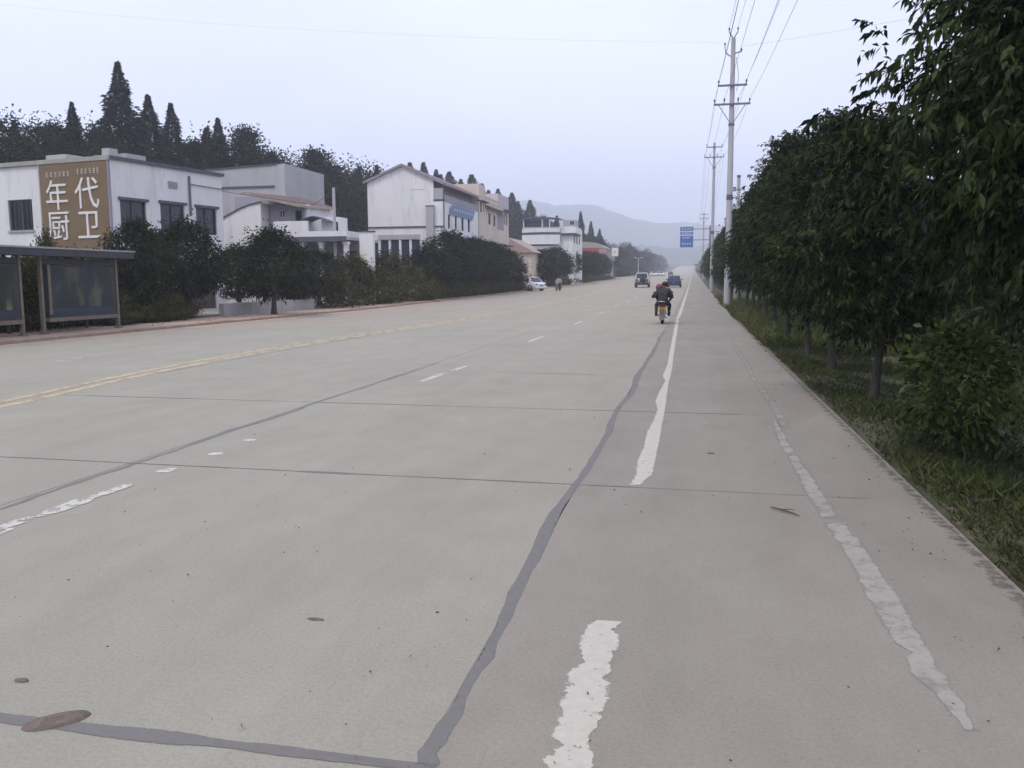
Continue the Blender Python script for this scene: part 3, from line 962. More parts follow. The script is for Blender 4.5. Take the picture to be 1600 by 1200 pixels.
for i, y in enumerate(ROWY):
    k = [1, 0, 1, 0, 1, 2, 3, 2, 3, 2][i]
    x = 3.12 if i < 1 else (2.45 if i < 5 else 2.85) + rr.uniform(-0.05, 0.05)
    t = tree('roadside_tree', BIG if i < 1 else RV[k][0], BIGT if i < 1 else RV[k][1], x, y, zg(x, y), rr.uniform(0, 6.28), ((1.34 if i < 1 else 1.04) + rr.uniform(-0.05, 0.08), HT[i]), 'roadside tree of the right row, ' + WORD[i], 'tree', 'trees in the row along the right verge')
    if i == 1:
        t.rotation_euler = (0.0, R(3.5), 2.0)
for i in range(40):
    y = 48.0 + i * 4.1
    x = 3.0 + rr.uniform(-0.15, 0.15)
    s_ = 1.02 + rr.uniform(-0.08, 0.12)
    tree('roadside_tree', far_cm if i > 3 else RV[3 - i % 2][0], far_tm if i > 3 else RV[3][1], x, y, zg(x, y), rr.uniform(0, 6.28), (0.95 + rr.uniform(-.08, .1), s_ * 1.1), 'distant dark tree in the closed right-hand row beyond the concrete pole', 'tree', 'far trees of the right-hand row')
tree('roadside_tree', BIG, BIGT, 5.0, 8.6, zg(5, 8.6), 2.1, (1.5, 1.3), 'tall dark tree standing just behind the nearest one at the right edge', 'tree')
tree('roadside_tree', BIG, BIGT, 4.1, 8.1, zg(4.1, 8.1), 0.9, (1.3, 1.17), 'dark tree between the nearest one and the low bush, its trunk in shade', 'tree')
tree('roadside_tree', BIG, BIGT, 5.6, 5.4, zg(5.6, 5.4), 4.0, (1.5, 1.3), 'dark tree outside the right edge beside the nearest one', 'tree')
# second and third line behind the row
BK, BKC = crown_blob('crown', 160, 0.5, 4.6, 1.9, env_egg, 110, 34, 0.46, 0.22, 0.42, M['leafR'])
BKT = trunk_mesh('trunk', np.random.default_rng(161), 4.0, 0.10, BKC, 5, 8)
tk = []
yy_ = 2.0
while yy_ < 120:
    x = 8.2 + rr.uniform(-0.5, 0.7)
    tk.append((x, yy_, zg(x, yy_), rr.uniform(0, 6.28), 1.05 + rr.uniform(-.1, .2), 0.98 + rr.uniform(-.1, .15)))
    yy_ += 2.9 + rr.uniform(-0.4, 0.5) + (1.2 if yy_ > 50 else 0)
yy_ = 3.0
while yy_ < 70:
    x = 11.2 + rr.uniform(-0.6, 0.9)
    tk.append((x, yy_, zg(x, yy_), rr.uniform(0, 6.28), 1.25 + rr.uniform(-.1, .2), 1.12 + rr.uniform(-.1, .15)))
    yy_ += 3.4 + rr.uniform(-0.4, 0.5)
joined('thicket', BK, tk, 'dense dark thicket standing behind the right-hand roadside row', None, 'stuff')
# the young bushy tree on the verge
BU, BUC = crown_blob('crown', 170, 0.12, 1.12, 0.52, env_ell, 60, 46, 0.17, 0.085, 0.5, M['leafB'], 0.3, 0.25)
b_ = tree('bush', BU, trunk_mesh('trunk', np.random.default_rng(171), 0.8, 0.03, BUC, 1, 14), 2.42, 8.67, zg(2.4, 8.67), 0.7, 1.0, 'low rounded bush with bright leaf tips on the right verge', 'bush')
UB, UBC = crown_blob('foliage', 172, 0.0, 0.8, 0.7, env_ell, 40, 30, 0.2, 0.13, 0.4, M['leafR'], 0.3, 0.3)
ug = []
for k in range(30):
    y = 3 + k * 1.7 + rr.uniform(-.5, .5)
    x = rr.uniform(5.2, 7.4)
    q = rr.uniform(0.6, 1.3)
    ug.append((x, y, zg(x, y), rr.uniform(0, 6.28), q, q))
joined('undergrowth', UB, ug, 'low dark undergrowth in the shade behind the right-hand trunks', None, 'stuff')

# left side: clipped round street trees and mixed shrubs along the kerb
LV = []
for k in range(3):
    cm, C = crown_blob('crown', 300 + k, 0.95, 3.6, 1.75, env_egg, 150, 60, 0.40, 0.17, 0.42, M['leafL'], 0.4, 0.12)
    LV.append((cm, trunk_mesh('trunk', np.random.default_rng(310 + k), 2.6, 0.13, C, 3.6, 9)))
def ltree(x, y, top, wd, label, k=0, gap=1.0, nm='street_tree'):
    z = zg(x, y) + 0.05
    return tree(nm, LV[k % 3][0], LV[k % 3][1], x, y, z, rr.uniform(0, 6.28), (wd / 3.5, (top - z) / 3.7), label, 'tree')
ltree(-20.0, 28.5, 3.7, 2.7, 'dark round-crowned tree right behind the bus shelter end', 0)
ltree(-20.1, 31.9, 3.95, 3.1, 'dark round-crowned tree under the three side windows of the sign building', 1)
ltree(-22.0, 32.8, 3.6, 3.0, 'dark tree filling the gap behind the two clipped trees by the shelter', 2)
ltree(-18.25, 35.6, 3.75, 3.5, 'dark round tree on a single bare trunk standing alone at the left kerb', 2)
ltree(-20.0, 41.5, 3.3, 3.2, 'dark tree behind the lone kerb tree, in front of the terrace house', 0)
ltree(-21.6, 38.6, 3.2, 3.2, 'dark tree half hidden between the shop building trees and the lone tree', 1)
ltree(-20.6, 45.6, 3.2, 3.4, 'dark tree in front of the terrace house porch columns', 1)
ltree(-20.3, 50.6, 2.9, 3.0, 'low dark tree in front of the bare concrete pole', 0)
ltree(-20.3, 57.5, 2.8, 3.2, 'low dark tree under the ground-floor windows of the blank gable', 2)
ltree(-18.9, 61.5, 3.9, 4.6, 'dark round tree below the blank gable wall corner', 1)
ltree(-19.0, 66.5, 5.2, 5.4, 'largest dark round tree of the left kerb, in front of the gabled building front', 0)
ltree(-18.8, 73.5, 5.0, 5.4, 'dark round tree right of the largest one, under the blue banner', 2)
ltree(-18.7, 80.0, 4.9, 5.2, 'dark round tree below the cream stepped building', 1)
ltree(-18.5, 87.0, 4.4, 4.8, 'last dark round tree before the parked white car', 0)
for i, (y, tp) in enumerate([(112, 5.2), (122, 5.9), (133, 6.0), (146, 6.2), (158, 6.4), (171, 6.6), (184, 6.6)]):
    ltree(-19.2, y, tp, 6.0, ['bright rounded tree just right of the parked white car', 'second rounded tree right of the parked white car', 'third rounded tree right of the parked white car', 'rounded kerb tree in front of the red shed, its near end', 'rounded kerb tree in front of the red shed, its far end', 'rounded kerb tree just left of the white square sign', 'rounded kerb tree right below the white square sign'][i], i)
SH, SHC = crown_blob('foliage', 330, 0.0, 2.4, 1.3, env_egg, 90, 40, 0.36, 0.15, 0.42, M['leafY'], 0.35, 0.25)
SH2, SHC2 = crown_blob('foliage', 331, 0.0, 1.2, 0.9, env_ell, 50, 36, 0.26, 0.13, 0.42, M['leafY'], 0.35, 0.3)
SHT = trunk_mesh('stem', np.random.default_rng(332), 1.6, 0.04, SHC, 2, 10)
def shrub(x, y, sc, label, me=None, group=None):
    r = empty('shrub', (x, y, zg(x, y) + 0.03), rr.uniform(0, 6.28), label, 'shrub', group)
    r.scale = (sc[0], sc[0], sc[1])
    link('foliage', me or SH, r)
    link('stem', SHT, r)
for i, (x, y, sx, sz) in enumerate([(-19.2, 44.6, 1.15, .8), (-19.6, 47.9, 1.25, 1.2), (-18.9, 50.9, 1.1, .85), (-19.3, 53.4, 1.35, 1.3), (-18.8, 56.6, 1.15, .95)]):
    shrub(x, y, (sx, sz), ['leftmost', 'second', 'middle', 'fourth', 'rightmost'][i] + ' of five loose yellowish-green shrubs right of the lone kerb tree', group='shrubs of the left kerb hedge')
def hedge(label, me, places):
    joined('hedge', me, [(x, y, zg(x, y) + .03, rr.uniform(0, 6.28), a_, b_) for x, y, a_, b_ in places], label, 'hedge')
hedge('continuous dark low hedge at the foot of the left kerb trees', SH2, [(-18.1 + rr.uniform(-.25, .2), 57 + i * 1.25, .95, .85 + rr.uniform(-.2, .3)) for i in range(30)])
hedge('tall dark hedge growing behind the bus shelter', SH, [(-20.5 - rr.uniform(0, .6), 15.5 + i * .52, .9, .92 + rr.uniform(-.12, .1)) for i in range(28)])
hedge('dark low hedge under the two trees beside the shelter end', SH2, [(-19.3 - rr.uniform(0, 1.5), 26.2 + i * .42, .8, .62 + rr.uniform(-.15, .2)) for i in range(15)])
hedge('low hedge along the left kerb past the parked white car', SH2, [(-18.3 + rr.uniform(-.2, .2), 112 + i * 1.9, 1.0, .8 + rr.uniform(-.2, .3)) for i in range(44)])
shrub(-22.4, 23.4, (0.7, 1.25), 'small leafy shrub showing over the shelter roof at the left edge of the frame')
shrub(-22.5, 27.0, (0.45, 1.3), 'shrub top poking up in front of the ochre sign just above the shelter roof')
# wooded hill behind the houses: pointed conifers and round crowns on the skyline, the wood below as one mass
def conifer(seed, h, rad, n):
    rg = np.random.default_rng(seed)
    t = rg.random(n) ** 0.95
    th = rg.random(n) * 6.2832
    tier = 0.80 + 0.25 * np.cos(t * h * 3.1 + seed + 2.0 * np.sin(th))
    lump = 1 + 0.30 * np.sin(2 * th + seed + 6 * t) + 0.22 * np.sin(5 * th + 9 * t)
    prof = np.clip(1 - t, 0.004, 1) ** 1.0 * np.minimum(1, 0.55 + 3 * t)
    rr_ = rad * prof * tier * lump * np.sqrt(np.maximum(0.12, rg.random(n)))
    P = np.stack([rr_ * np.cos(th), rr_ * np.sin(th), h * (0.10 + 0.9 * t)], 1)
    D = np.stack([np.cos(th), np.sin(th), rg.normal(size=n) * 0.4 + 0.2], 1) + rg.normal(size=(n, 3)) * 0.35
    Ln = (0.16 + 0.55 * (1 - t)) * rg.uniform(0.6, 1.3, n)
    T = np.clip(0.4 + 0.2 * rg.normal(size=n) + 0.15 * np.sin(4 * th + 12 * t), 0, 1)
    V, F, T = leaf_arrays(P, D, Ln, Ln * 0.36, rg, 0.3, tint=T)
    me = npmesh('crown', V, F, M['leafC'], T)
    s = MB()
    s.tube([(0, 0, -0.3), (0.05, 0, h * 0.5), (0, 0, h * 0.97)], [0.2, 0.12, 0.02], M['bark'], 7)
    return me, s.mesh('trunk')
CV = [conifer(400, 10, 2.2, 6000), conifer(401, 10, 2.0, 5600), conifer(402, 10, 2.5, 6600), conifer(403, 10, 2.3, 6000)]
HV = []
for k in range(3):
    cm, C = crown_blob('crown', 420 + k, 2.0, 10.0, 2.4, env_egg, 120, 75, 0.62, 0.30, 0.42, M['leafH'], 0.3, 0.28)
    HV.append((cm, trunk_mesh('trunk', np.random.default_rng(430 + k), 8.5, 0.16, C, 10, 14)))
HVF, _c = crown_blob('crown', 440, 0.5, 10.0, 2.6, env_egg, 70, 34, 0.75, 0.42, 0.45, M['leafH'], 0.3, 0.3)
SKY = [  # x, y, top z, kind, width, label
    (-58.4, 58.0, 16.2, 'p', 3.3, 'pointed conifer at the far left edge of the skyline'),
    (-56, 61.5, 14.6, 'h', 4.6, 'round tree crown right of the leftmost conifer on the skyline'),
    (-57.5, 66.2, 15.4, 'p', 3.0, 'small conifer left of the pair of round crowns on the skyline'),
    (-58, 71.0, 16.0, 'h', 4.4, 'round crown with gaps between two small conifers on the skyline'),
    (-55, 70.4, 17.7, 'p', 3.2, 'pointed conifer standing over the left side of the ochre sign'),
    (-57, 76.4, 16.2, 'h', 5.0, 'open round crown just left of the tallest tree on the skyline'),
    (-56, 78.6, 23.2, 'tall', 4.9, 'tallest tree on the hill, a plump grey-green spindle'),
    (-57, 82.6, 18.0, 'p', 2.7, 'slim conifer at the right foot of the tallest tree'),
    (-55, 81.8, 20.6, 'p', 4.6, 'pointed conifer second to the right of the tallest tree'),
    (-54, 84.2, 20.2, 'p', 3.9, 'pointed conifer third to the right of the tallest tree'),
    (-52, 85.0, 16.2, 'h', 4.6, 'low dark round crown in the dip of the skyline'),
    (-52, 87.6, 18.2, 'p', 4.4, 'left one of the twin dark conifers above the grey house block'),
    (-52, 90.0, 19.6, 'p', 4.4, 'right one of the twin dark conifers above the grey house block'),
    (-50.5, 93.0, 19.2, 'h', 5.2, 'tall round crown just right of the twin dark conifers'),
    (-49, 96.5, 16.6, 'h', 3.8, 'feathery crown behind the grey house block'),
    (-47, 104.0, 17.8, 'h', 6.4, 'open rounded crown between the grey block and the white gable'),
    (-48, 110.5, 15.6, 'p', 3.2, 'small conifer on the slope left of the white gable'),
    (-50, 126.5, 18.8, 'p', 4.2, 'conifer touching the left eave of the white gable'),
    (-49, 131.5, 19.6, 'p', 4.6, 'dark conifer half hidden by the left slope of the gable roof'),
    (-54, 158, 22.8, 'p', 6.0, 'conifer tip just over the apex of the gable'),
    (-55, 166, 24.6, 'p', 7.0, 'conifer behind the right slope of the gable roof, first of three'),
    (-55, 175, 25.8, 'p', 7.0, 'conifer behind the right slope of the gable roof, second of three'),
    (-55, 184, 25.4, 'p', 6.4, 'conifer behind the right slope of the gable roof, third of three'),
    (-56, 198, 26.6, 'p', 8.0, 'conifer rising above the roof end of the gabled building'),
    (-54, 211, 27.4, 'p', 9.4, 'broad conifer in the gap between the gabled and the stepped building'),
    (-54, 222, 26.4, 'p', 7.6, 'conifer above the stair tower of the stepped building'),
    (-53, 236, 26.4, 'p', 7.6, 'slim conifer over the roof parapet of the stepped building'),
    (-52, 250, 26.6, 'p', 8.0, 'conifer just left of the right tower of the stepped building'),
    (-50, 268, 26.0, 'p', 8.4, 'conifer at the right end of the stepped building'),
    (-49, 286, 22.0, 'h', 9.0, 'rounded crown stepping down right of the stepped building'),
    (-49, 305, 21.0, 'h', 9.0, 'lower rounded crown on the slope above the blue canopy roof'),
    (-56, 170.5, 24.0, 'p', 5.6, 'low conifer wedged between the first and second conifers behind the gable roof'),
    (-56, 179.5, 24.8, 'p', 6.0, 'low conifer wedged between the second and third conifers behind the gable roof'),
    (-56, 191, 25.2, 'p', 6.6, 'low conifer right of the third one behind the gable roof'),
    (-55, 204.5, 25.6, 'p', 6.8, 'low conifer just left of the broad one between the two buildings'),
    (-54, 229, 25.4, 'p', 6.6, 'low conifer right of the stair tower of the stepped building'),
    (-52, 259, 25.0, 'p', 7.0, 'low conifer behind the right tower of the stepped building'),
    (-48, 330, 22.0, 'p', 6.4, 'lone small conifer above the blue canopy roof'),
]
for (x, y, top, kind, wd, lab) in SKY:
    z = zg(x, y) - 0.3
    h = max(4.0, top - z)
    if kind == 'h':
        k = int(x * 7 + y) % 3
        tree('broadleaf_tree', HV[k][0], HV[k][1], x, y, z, rr.uniform(0, 6.28), (wd * 1.35 / 5.0, h / 10.2), lab, 'tree', 'trees on the wooded skyline')
    else:
        k = int(abs(x) * 3 + y) % 4 if kind == 'p' else 2
        tree('conifer_tree', CV[k][0], CV[k][1], x, y, z, rr.uniform(0, 6.28), (wd * 1.7 / 4.2, h / 10.1), lab, 'tree', 'trees on the wooded skyline')
def wood(name, n, xa, xb, ya, yb, seed, size, hmin, hmax, label, m):
    rg = np.random.default_rng(seed)
    nc = n // 42
    cx = rg.uniform(xa, xb, nc)
    cy = ya + (yb - ya) * rg.random(nc) ** 1.25
    hh = rg.uniform(hmin, hmax, nc)
    cz = np.array([zg(a, b) for a, b in zip(cx, cy)]) + hh
    idx = np.repeat(np.arange(nc), 42)
    off = rg.normal(size=(len(idx), 3)) * np.array([1.0, 1.0, 0.8]) * (0.62 + 0.5 * size)
    P = np.stack([cx, cy, cz], 1)[idx] + off
    D = off + rg.normal(size=off.shape) * 0.6
    Ln = size * rg.uniform(0.5, 1.3, len(idx))
    T = np.clip(0.35 + 0.2 * rg.normal(size=nc)[idx] + 0.15 * rg.normal(size=len(idx)), 0, 1)
    V, F, T = leaf_arrays(P, D, Ln, Ln * 0.42, rg, 0.3, tint=T)
    tag(link(name, npmesh(name, V, F, m, T)), label, kind='stuff')
wood('hillside_wood', 170000, -60, -45, 44, 130, 501, 0.40, 0.3, 9.0, 'dense dark wood covering the slope behind the houses', M['leafH'])
wood('hillside_wood', 70000, -58, -42, 130, 380, 502, 0.7, 0.5, 14.0, 'dark wood covering the farther slope behind the houses', M['leafH'])
wood('hillside_wood', 80000, -56, -42, 90, 150, 504, 0.5, 0.5, 12.5, 'dark wood between the terrace house and the white gable', M['leafH'])
wood('scrub', 22000, -44, -33, 47, 110, 503, 0.4, 0.2, 3.5, 'scrub at the foot of the wooded slope behind the houses', M['leafH'])

# mid-distance trees along the left, thinning into the haze
for i, (x, y, top, k, wd) in enumerate([(-34, 205, 15, 'p', 8), (-30, 212, 18.5, 'p', 7), (-27, 216, 17.5, 'p', 6), (-24.5, 219, 20, 'p', 6), (-22, 222, 17.5, 'p', 6), (-19.8, 224, 15.5, 'p', 5)]):
    z = zg(x, y) - 0.2
    tree('conifer_tree', CV[i % 4][0], CV[i % 4][1], x - 6, y + 20, z, rr.uniform(0, 6), (wd / 3.4, (top - z) / 10.1), ['hazy conifer at the left of the clump behind the red shed', 'broad hazy conifer, second in the clump behind the red shed', 'hazy conifer, third in the clump behind the red shed', 'tallest conifer of the clump behind the red shed', 'hazy conifer right of the tallest behind the red shed', 'low rightmost conifer of the clump behind the red shed'][i], 'tree', 'conifer clump behind the red shed')
fw_ = []
for i in range(64):
    y = 222 + i * 9 + rr.uniform(-4, 4)
    x = -20.5 - rr.uniform(0, 12) - max(0, (y - 420)) * 0.01
    fw_.append((x, y, zg(x, y) - 0.2, rr.uniform(0, 6.28), 1.5 + rr.uniform(-.2, .5), 0.95 + rr.uniform(-.2, .35)))
joined('far_wood', HVF, fw_, 'hazy far-off belt of trees left of the road', None, 'stuff')
fw_ = []
for i in range(16):
    y = 215 + i * 26 + rr.uniform(-4, 4)
    x = 5 + rr.uniform(0, 8)
    fw_.append((x, y, zg(x, y) - 0.2, rr.uniform(0, 6.28), 1.3 + rr.uniform(-.2, .4), 0.72 + rr.uniform(-.1, .2)))
joined('far_wood', HVF, fw_, 'hazy far-off belt of trees right of the road', None, 'stuff')

# ------------------------------------------------------------------ grass and litter
def grass(name, n, fx, fy, hmin, hmax, seed, label, wd=0.012, m=None):
    rg = np.random.default_rng(seed)
    X, Y = fx(rg, n), fy(rg, n)
    patch = np.sin(X * 2.1 + 1.3 * np.sin(Y * 0.9)) * np.sin(Y * 1.3 + X) + rg.normal(size=n) * 0.5
    keep = patch > -0.55
    X, Y, patch = X[keep], Y[keep], patch[keep]
    n = len(X)
    Z = np.array([zg(a, b) for a, b in zip(X, Y)]) - 0.01
    P = np.stack([X, Y, Z], 1)
    D = rg.normal(size=(n, 3)) * 0.5
    D[:, 2] = 1
    Ln = rg.uniform(hmin, hmax, n) * (0.6 + 0.35 * np.clip(patch, 0, 1.5))
    T = np.clip(0.38 + 0.2 * rg.normal(size=n) + 0.15 * patch, 0, 1)
    V, F, T = leaf_arrays(P, D, Ln, np.maximum(wd, Ln * 0.08), rg, 0.25, tint=T)
    tag(link(name, npmesh(name, V, F, m or M['grass'], T)), label, kind='stuff')
grass('grass', 52000, lambda g, n: 1.74 + np.abs(g.normal(size=n)) * 1.5, lambda g, n: 3 + 26 * g.random(n) ** 1.2, 0.06, 0.24, 601, 'patchy weeds and grass on the shaded right verge')
grass('grass', 34000, lambda g, n: 1.72 + 4.5 * g.random(n) ** 1.3, lambda g, n: 21 + 45 * g.random(n) ** 1.2, 0.22, 0.62, 602, 'brighter tall grass on the right verge towards the concrete pole', 0.03, M['tallgrass'])
grass('grass', 3200, lambda g, n: 1.71 - np.abs(g.normal(size=n)) * 0.05, lambda g, n: 5 + 45 * g.random(n) ** 1.3, 0.05, 0.2, 605, 'weeds leaning over the right edge of the concrete', 0.012)
grass('grass', 26000, lambda g, n: 3.5 + 6 * g.random(n), lambda g, n: 4 + 26 * g.random(n), 0.12, 0.4, 603, 'grass under and behind the right-hand trees', 0.02)
grass('grass', 9000, lambda g, n: -17.6 - 2.4 * g.random(n), lambda g, n: 14 + 90 * g.random(n), 0.05, 0.2, 604, 'thin weeds on the dusty strip behind the left kerb', 0.03)
def litter(name, n, fx, fy, sz, seed, label):
    rg = np.random.default_rng(seed)
    X, Y = fx(rg, n), fy(rg, n)
    P = np.stack([X, Y, np.full(n, 0.012)], 1)
    D = rg.normal(size=(n, 3))
    D[:, 2] *= 0.06
    Ln = sz * np.exp(rg.normal(size=n) * 0.5)
    V, F, T = leaf_arrays(P, D, Ln, Ln * 0.5, rg, 0.0)
    tag(link(name, npmesh(name, V, F, M['litter'], T)), label, kind='stuff')
litter('leaf_litter', 230, lambda g, n: 1.66 - np.abs(g.normal(size=n)) * 0.45, lambda g, n: 2 + 22 * g.random(n) ** 1.5, 0.013, 611, 'scattered bits of dead leaf along the shoulder')
litter('grit', 420, lambda g, n: -4.5 + 6 * g.random(n), lambda g, n: 2.4 + 9 * g.random(n) ** 1.4, 0.009, 612, 'tiny dark specks of grit on the near road')
litter('leaf_litter', 1500, lambda g, n: 1.70 + np.abs(g.normal(size=n)) * 0.5, lambda g, n: 2.5 + 22 * g.random(n) ** 1.3, 0.03, 613, 'dead leaves on the dark soil of the right verge')
s = MB()
s.tube([(0.56, 6.12, 0.012), (0.62, 6.05, 0.018), (0.70, 5.98, 0.012), (0.73, 5.93, 0.012)], [0.004, 0.006, 0.005, 0.002], M['stick'], 6)
s.tube([(0.62, 6.05, 0.016), (0.68, 6.06, 0.02), (0.72, 6.08, 0.012)], [0.004, 0.003, 0.001], M['stick'], 5)
tag(s.build('twig'), 'thin dry twig lying on the shoulder beside the pale worn stripe', 'twig')
def disc_patch(name, x, y, rx, ry, h, m, label, cat, seed=1, rot=0.0):
    rg = np.random.default_rng(seed)
    n = 28
    v, ring = [(x, y, h)], []
    wv = 1 + wobble(seed, n, 0.03, 2)
    for q, zz in ((0.6, h * 0.9), (0.92, h * 0.7), (1.0, 0.0)):
        for k in range(n):
            a = 6.2832 * k / n
            px_, py_ = rx * q * wv[k] * math.cos(a), ry * q * wv[k] * math.sin(a)
            v.append((x + px_ * math.cos(rot) - py_ * math.sin(rot), y + px_ * math.sin(rot) + py_ * math.cos(rot), zz))
    f3 = [(0, 1 + k, 1 + (k + 1) % n) for k in range(n)]
    f4 = [(1 + r_ * n + k, 1 + (r_ + 1) * n + k, 1 + (r_ + 1) * n + (k + 1) % n, 1 + r_ * n + (k + 1) % n) for r_ in range(2) for k in range(n)]
    s = MB()
    s.add(v, f3 + f4, m, True)
    tag(s.build(name), label, cat)
disc_patch('mud_pat', -2.25, 2.585, 0.118, 0.052, 0.016, M['mud'], 'round flattened brown pat of dried mud lying on the tar seam at bottom left', 'mud', 5, R(40))
disc_patch('mud_pat', -2.62, 2.84, 0.03, 0.015, 0.012, M['mud'], 'small brown mud spot left of the big brown pat', 'mud', 6)
disc_patch('mud_pat', -1.72, 3.66, 0.045, 0.012, 0.010, M['mud'], 'faint brown smear in the middle of the near lane', 'mud', 8)
disc_patch('dead_leaf', 0.19, 8.0, 0.035, 0.018, 0.012, M['mud'], 'curled dark leaf on the shoulder just right of the white edge line', 'leaf', 9)

# ------------------------------------------------------------------ building helpers (all in the building's own frame)
def face_pt(face, u, z, off, pos):
    return (u, pos + off, z) if face == 'y' else (pos - off, u, z)
def facade(s, face, u0, u1, z0, z1, holes, m, pos=0.0, depth=0.14, rm=None):
    """front sheet of a wall with real openings and reveals; face 'y' looks to -y, face 'x' looks to +x"""
    us = sorted(set([u0, u1] + [h[0] for h in holes] + [h[1] for h in holes]))
    zs = sorted(set([z0, z1] + [h[2] for h in holes] + [h[3] for h in holes]))
    P = lambda u, z, o: face_pt(face, u, z, o, pos)
    for i in range(len(us) - 1):
        for j in range(len(zs) - 1):
            cu, cz = (us[i] + us[i + 1]) / 2, (zs[j] + zs[j + 1]) / 2
            if any(h[0] < cu < h[1] and h[2] < cz < h[3] for h in holes):
                continue
            s.add([P(us[i], zs[j], 0), P(us[i + 1], zs[j], 0), P(us[i + 1], zs[j + 1], 0), P(us[i], zs[j + 1], 0)], [(0, 1, 2, 3)], m)
    for (a, b, c_, d) in holes:
        q = [(a, c_), (b, c_), (b, d), (a, d)]
        for k in range(4):
            (p0, p1) = q[k], q[(k + 1) % 4]
            s.add([P(p0[0], p0[1], 0), P(p1[0], p1[1], 0), P(p1[0], p1[1], depth), P(p0[0], p0[1], depth)], [(0, 1, 2, 3)], rm or m)
def slab_box(s, face, u0, u1, z0, z1, o0, o1, m, pos=0.0):
    a, b = face_pt(face, u0, z0, o0, pos), face_pt(face, u1, z1, o1, pos)
    s.box(min(a[0], b[0]), max(a[0], b[0]), min(a[1], b[1]), max(a[1], b[1]), min(a[2], b[2]), max(a[2], b[2]), m)
def window(root, face, u0, u1, z0, z1, pos=0.0, depth=0.14, nv=1, nh=0, frame='frame', pane='glass', sill=False, bars=0, fw_=0.05):
    s = MB()
    o0, o1 = depth - 0.07, depth - 0.01
    slab_box(s, face, u0 + .003, u1 - .003, z0 + .003, z0 + fw_, o0, o1, M[frame], pos)
    slab_box(s, face, u0 + .003, u1 - .003, z1 - fw_, z1 - .003, o0, o1, M[frame], pos)
    slab_box(s, face, u0 + .003, u0 + fw_, z0 + fw_, z1 - fw_, o0, o1, M[frame], pos)
    slab_box(s, face, u1 - fw_, u1 - .003, z0 + fw_, z1 - fw_, o0, o1, M[frame], pos)
    for k in range(nv):
        u = u0 + (u1 - u0) * (k + 1) / (nv + 1)
        slab_box(s, face, u - fw_ / 2, u + fw_ / 2, z0 + fw_, z1 - fw_, o0 + .005, o1 - .005, M[frame], pos)
    for k in range(nh):
        z = z0 + (z1 - z0) * (k + 1) / (nh + 1)
        slab_box(s, face, u0 + fw_, u1 - fw_, z - fw_ / 2, z + fw_ / 2, o0 + .01, o1 - .01, M[frame], pos)
    f = s.build('window', root)
    g = MB()
    slab_box(g, face, u0 + .002, u1 - .002, z0 + .002, z1 - .002, depth - .004, depth + .03, M[pane], pos)
    g.build('pane', f)
    if sill:
        g = MB()
        slab_box(g, face, u0 - .08, u1 + .08, z0 - .09, z0 - .002, -.07, .05, M['wallgrey'], pos)
        g.build('sill', f)
    if bars:
        g = MB()
        for k in range(bars):
            u = u0 + (u1 - u0) * (k + 0.5) / bars
            slab_box(g, face, u - .012, u + .012, z0 + .01, z1 - .01, .02, .04, M['darkframe'], pos)
        g.build('security_bars', f)
    return f
def part(root, name, fn):
    s = MB()
    fn(s)
    return s.build(name, root)
def text_mesh(body, size, extr, m, name='lettering'):
    cu = bpy.data.curves.new('lettering', 'FONT')
    cu.body = body
    cu.size = size
    cu.extrude = extr
    cu.resolution_u = 3
    cu.align_x = 'CENTER'
    cu.align_y = 'CENTER'
    o = bpy.data.objects.new('lettering', cu)
    COL.objects.link(o)
    me = bpy.data.meshes.new_from_object(o.evaluated_get(bpy.context.evaluated_depsgraph_get()))
    bpy.data.objects.remove(o)
    me.materials.clear()
    me.materials.append(m)
    me.name = name
    return me
def squiggles(s, face, u0, u1, z0, z1, n, seed, off, m, pos=0.0, th=0.018):
    """small illegible strokes, one cluster per character"""
    rg = random.Random(seed)
    cw = (u1 - u0) / n
    for k in range(n):
        a = u0 + cw * (k + .12)
        b = u0 + cw * (k + .88)
        h = z1 - z0
        for j in range(3):
            z = z0 + h * (j + .5) / 3 + rg.uniform(-.05, .05) * h
            slab_box(s, face, a + rg.uniform(0, .2) * cw, b - rg.uniform(0, .2) * cw, z - th / 2, z + th / 2, off + .0010 * j, off - .02, m, pos)
        u = (a + b) / 2 + rg.uniform(-.15, .15) * cw
        slab_box(s, face, u - th / 2, u + th / 2, z0, z1, off - .004, off - .024, m, pos)

# ------------------------------------------------------------------ building with the ochre sign
A = empty('shop_building', (-26.2, 35.8, 0), R(-10), 'white two-storey flat-roofed shop building with an ochre sign painted panel on its front', 'building')
wA = [(-6.68, -5.06, 4.07, 5.54)]
rA = [(0.46, 2.06, 4.0, 5.36), (2.97, 4.63, 4.0, 5.40), (5.45, 7.0, 4.0, 5.38)]
gA = [(-8.6, -5.2, 0.0, 2.7), (-3.9, -0.6, 0.0, 2.7)]
gr = [(0.8, 3.3, 0.0, 2.6), (4.2, 6.7, 0.0, 2.6)]
def f(s):
    facade(s, 'y', -11.5, 0, -.4, 7.16, wA + gA, M['wall'])
    facade(s, 'x', 0, 7.5, -.4, 7.16, rA + gr, M['wall'])
    s.add([(-11.5, 0, -.4), (-11.5, 7.5, -.4), (-11.5, 7.5, 7.16), (-11.5, 0, 7.16)], [(0, 1, 2, 3)], M['wall'])
    s.add([(-11.5, 7.5, -.4), (0, 7.5, -.4), (0, 7.5, 7.16), (-11.5, 7.5, 7.16)], [(0, 1, 2, 3)], M['wallgrey'])
part(A, 'wall', f)
part(A, 'roof', lambda s: (s.box(-11.55, .05, -.05, 7.55, 7.16, 7.27, M['wallgrey']), s.box(-11.62, .12, -.12, -.055, 7.10, 7.30, M['roofcap']), s.box(.055, .13, -.12, 7.6, 7.14, 7.30, M['trim'])))
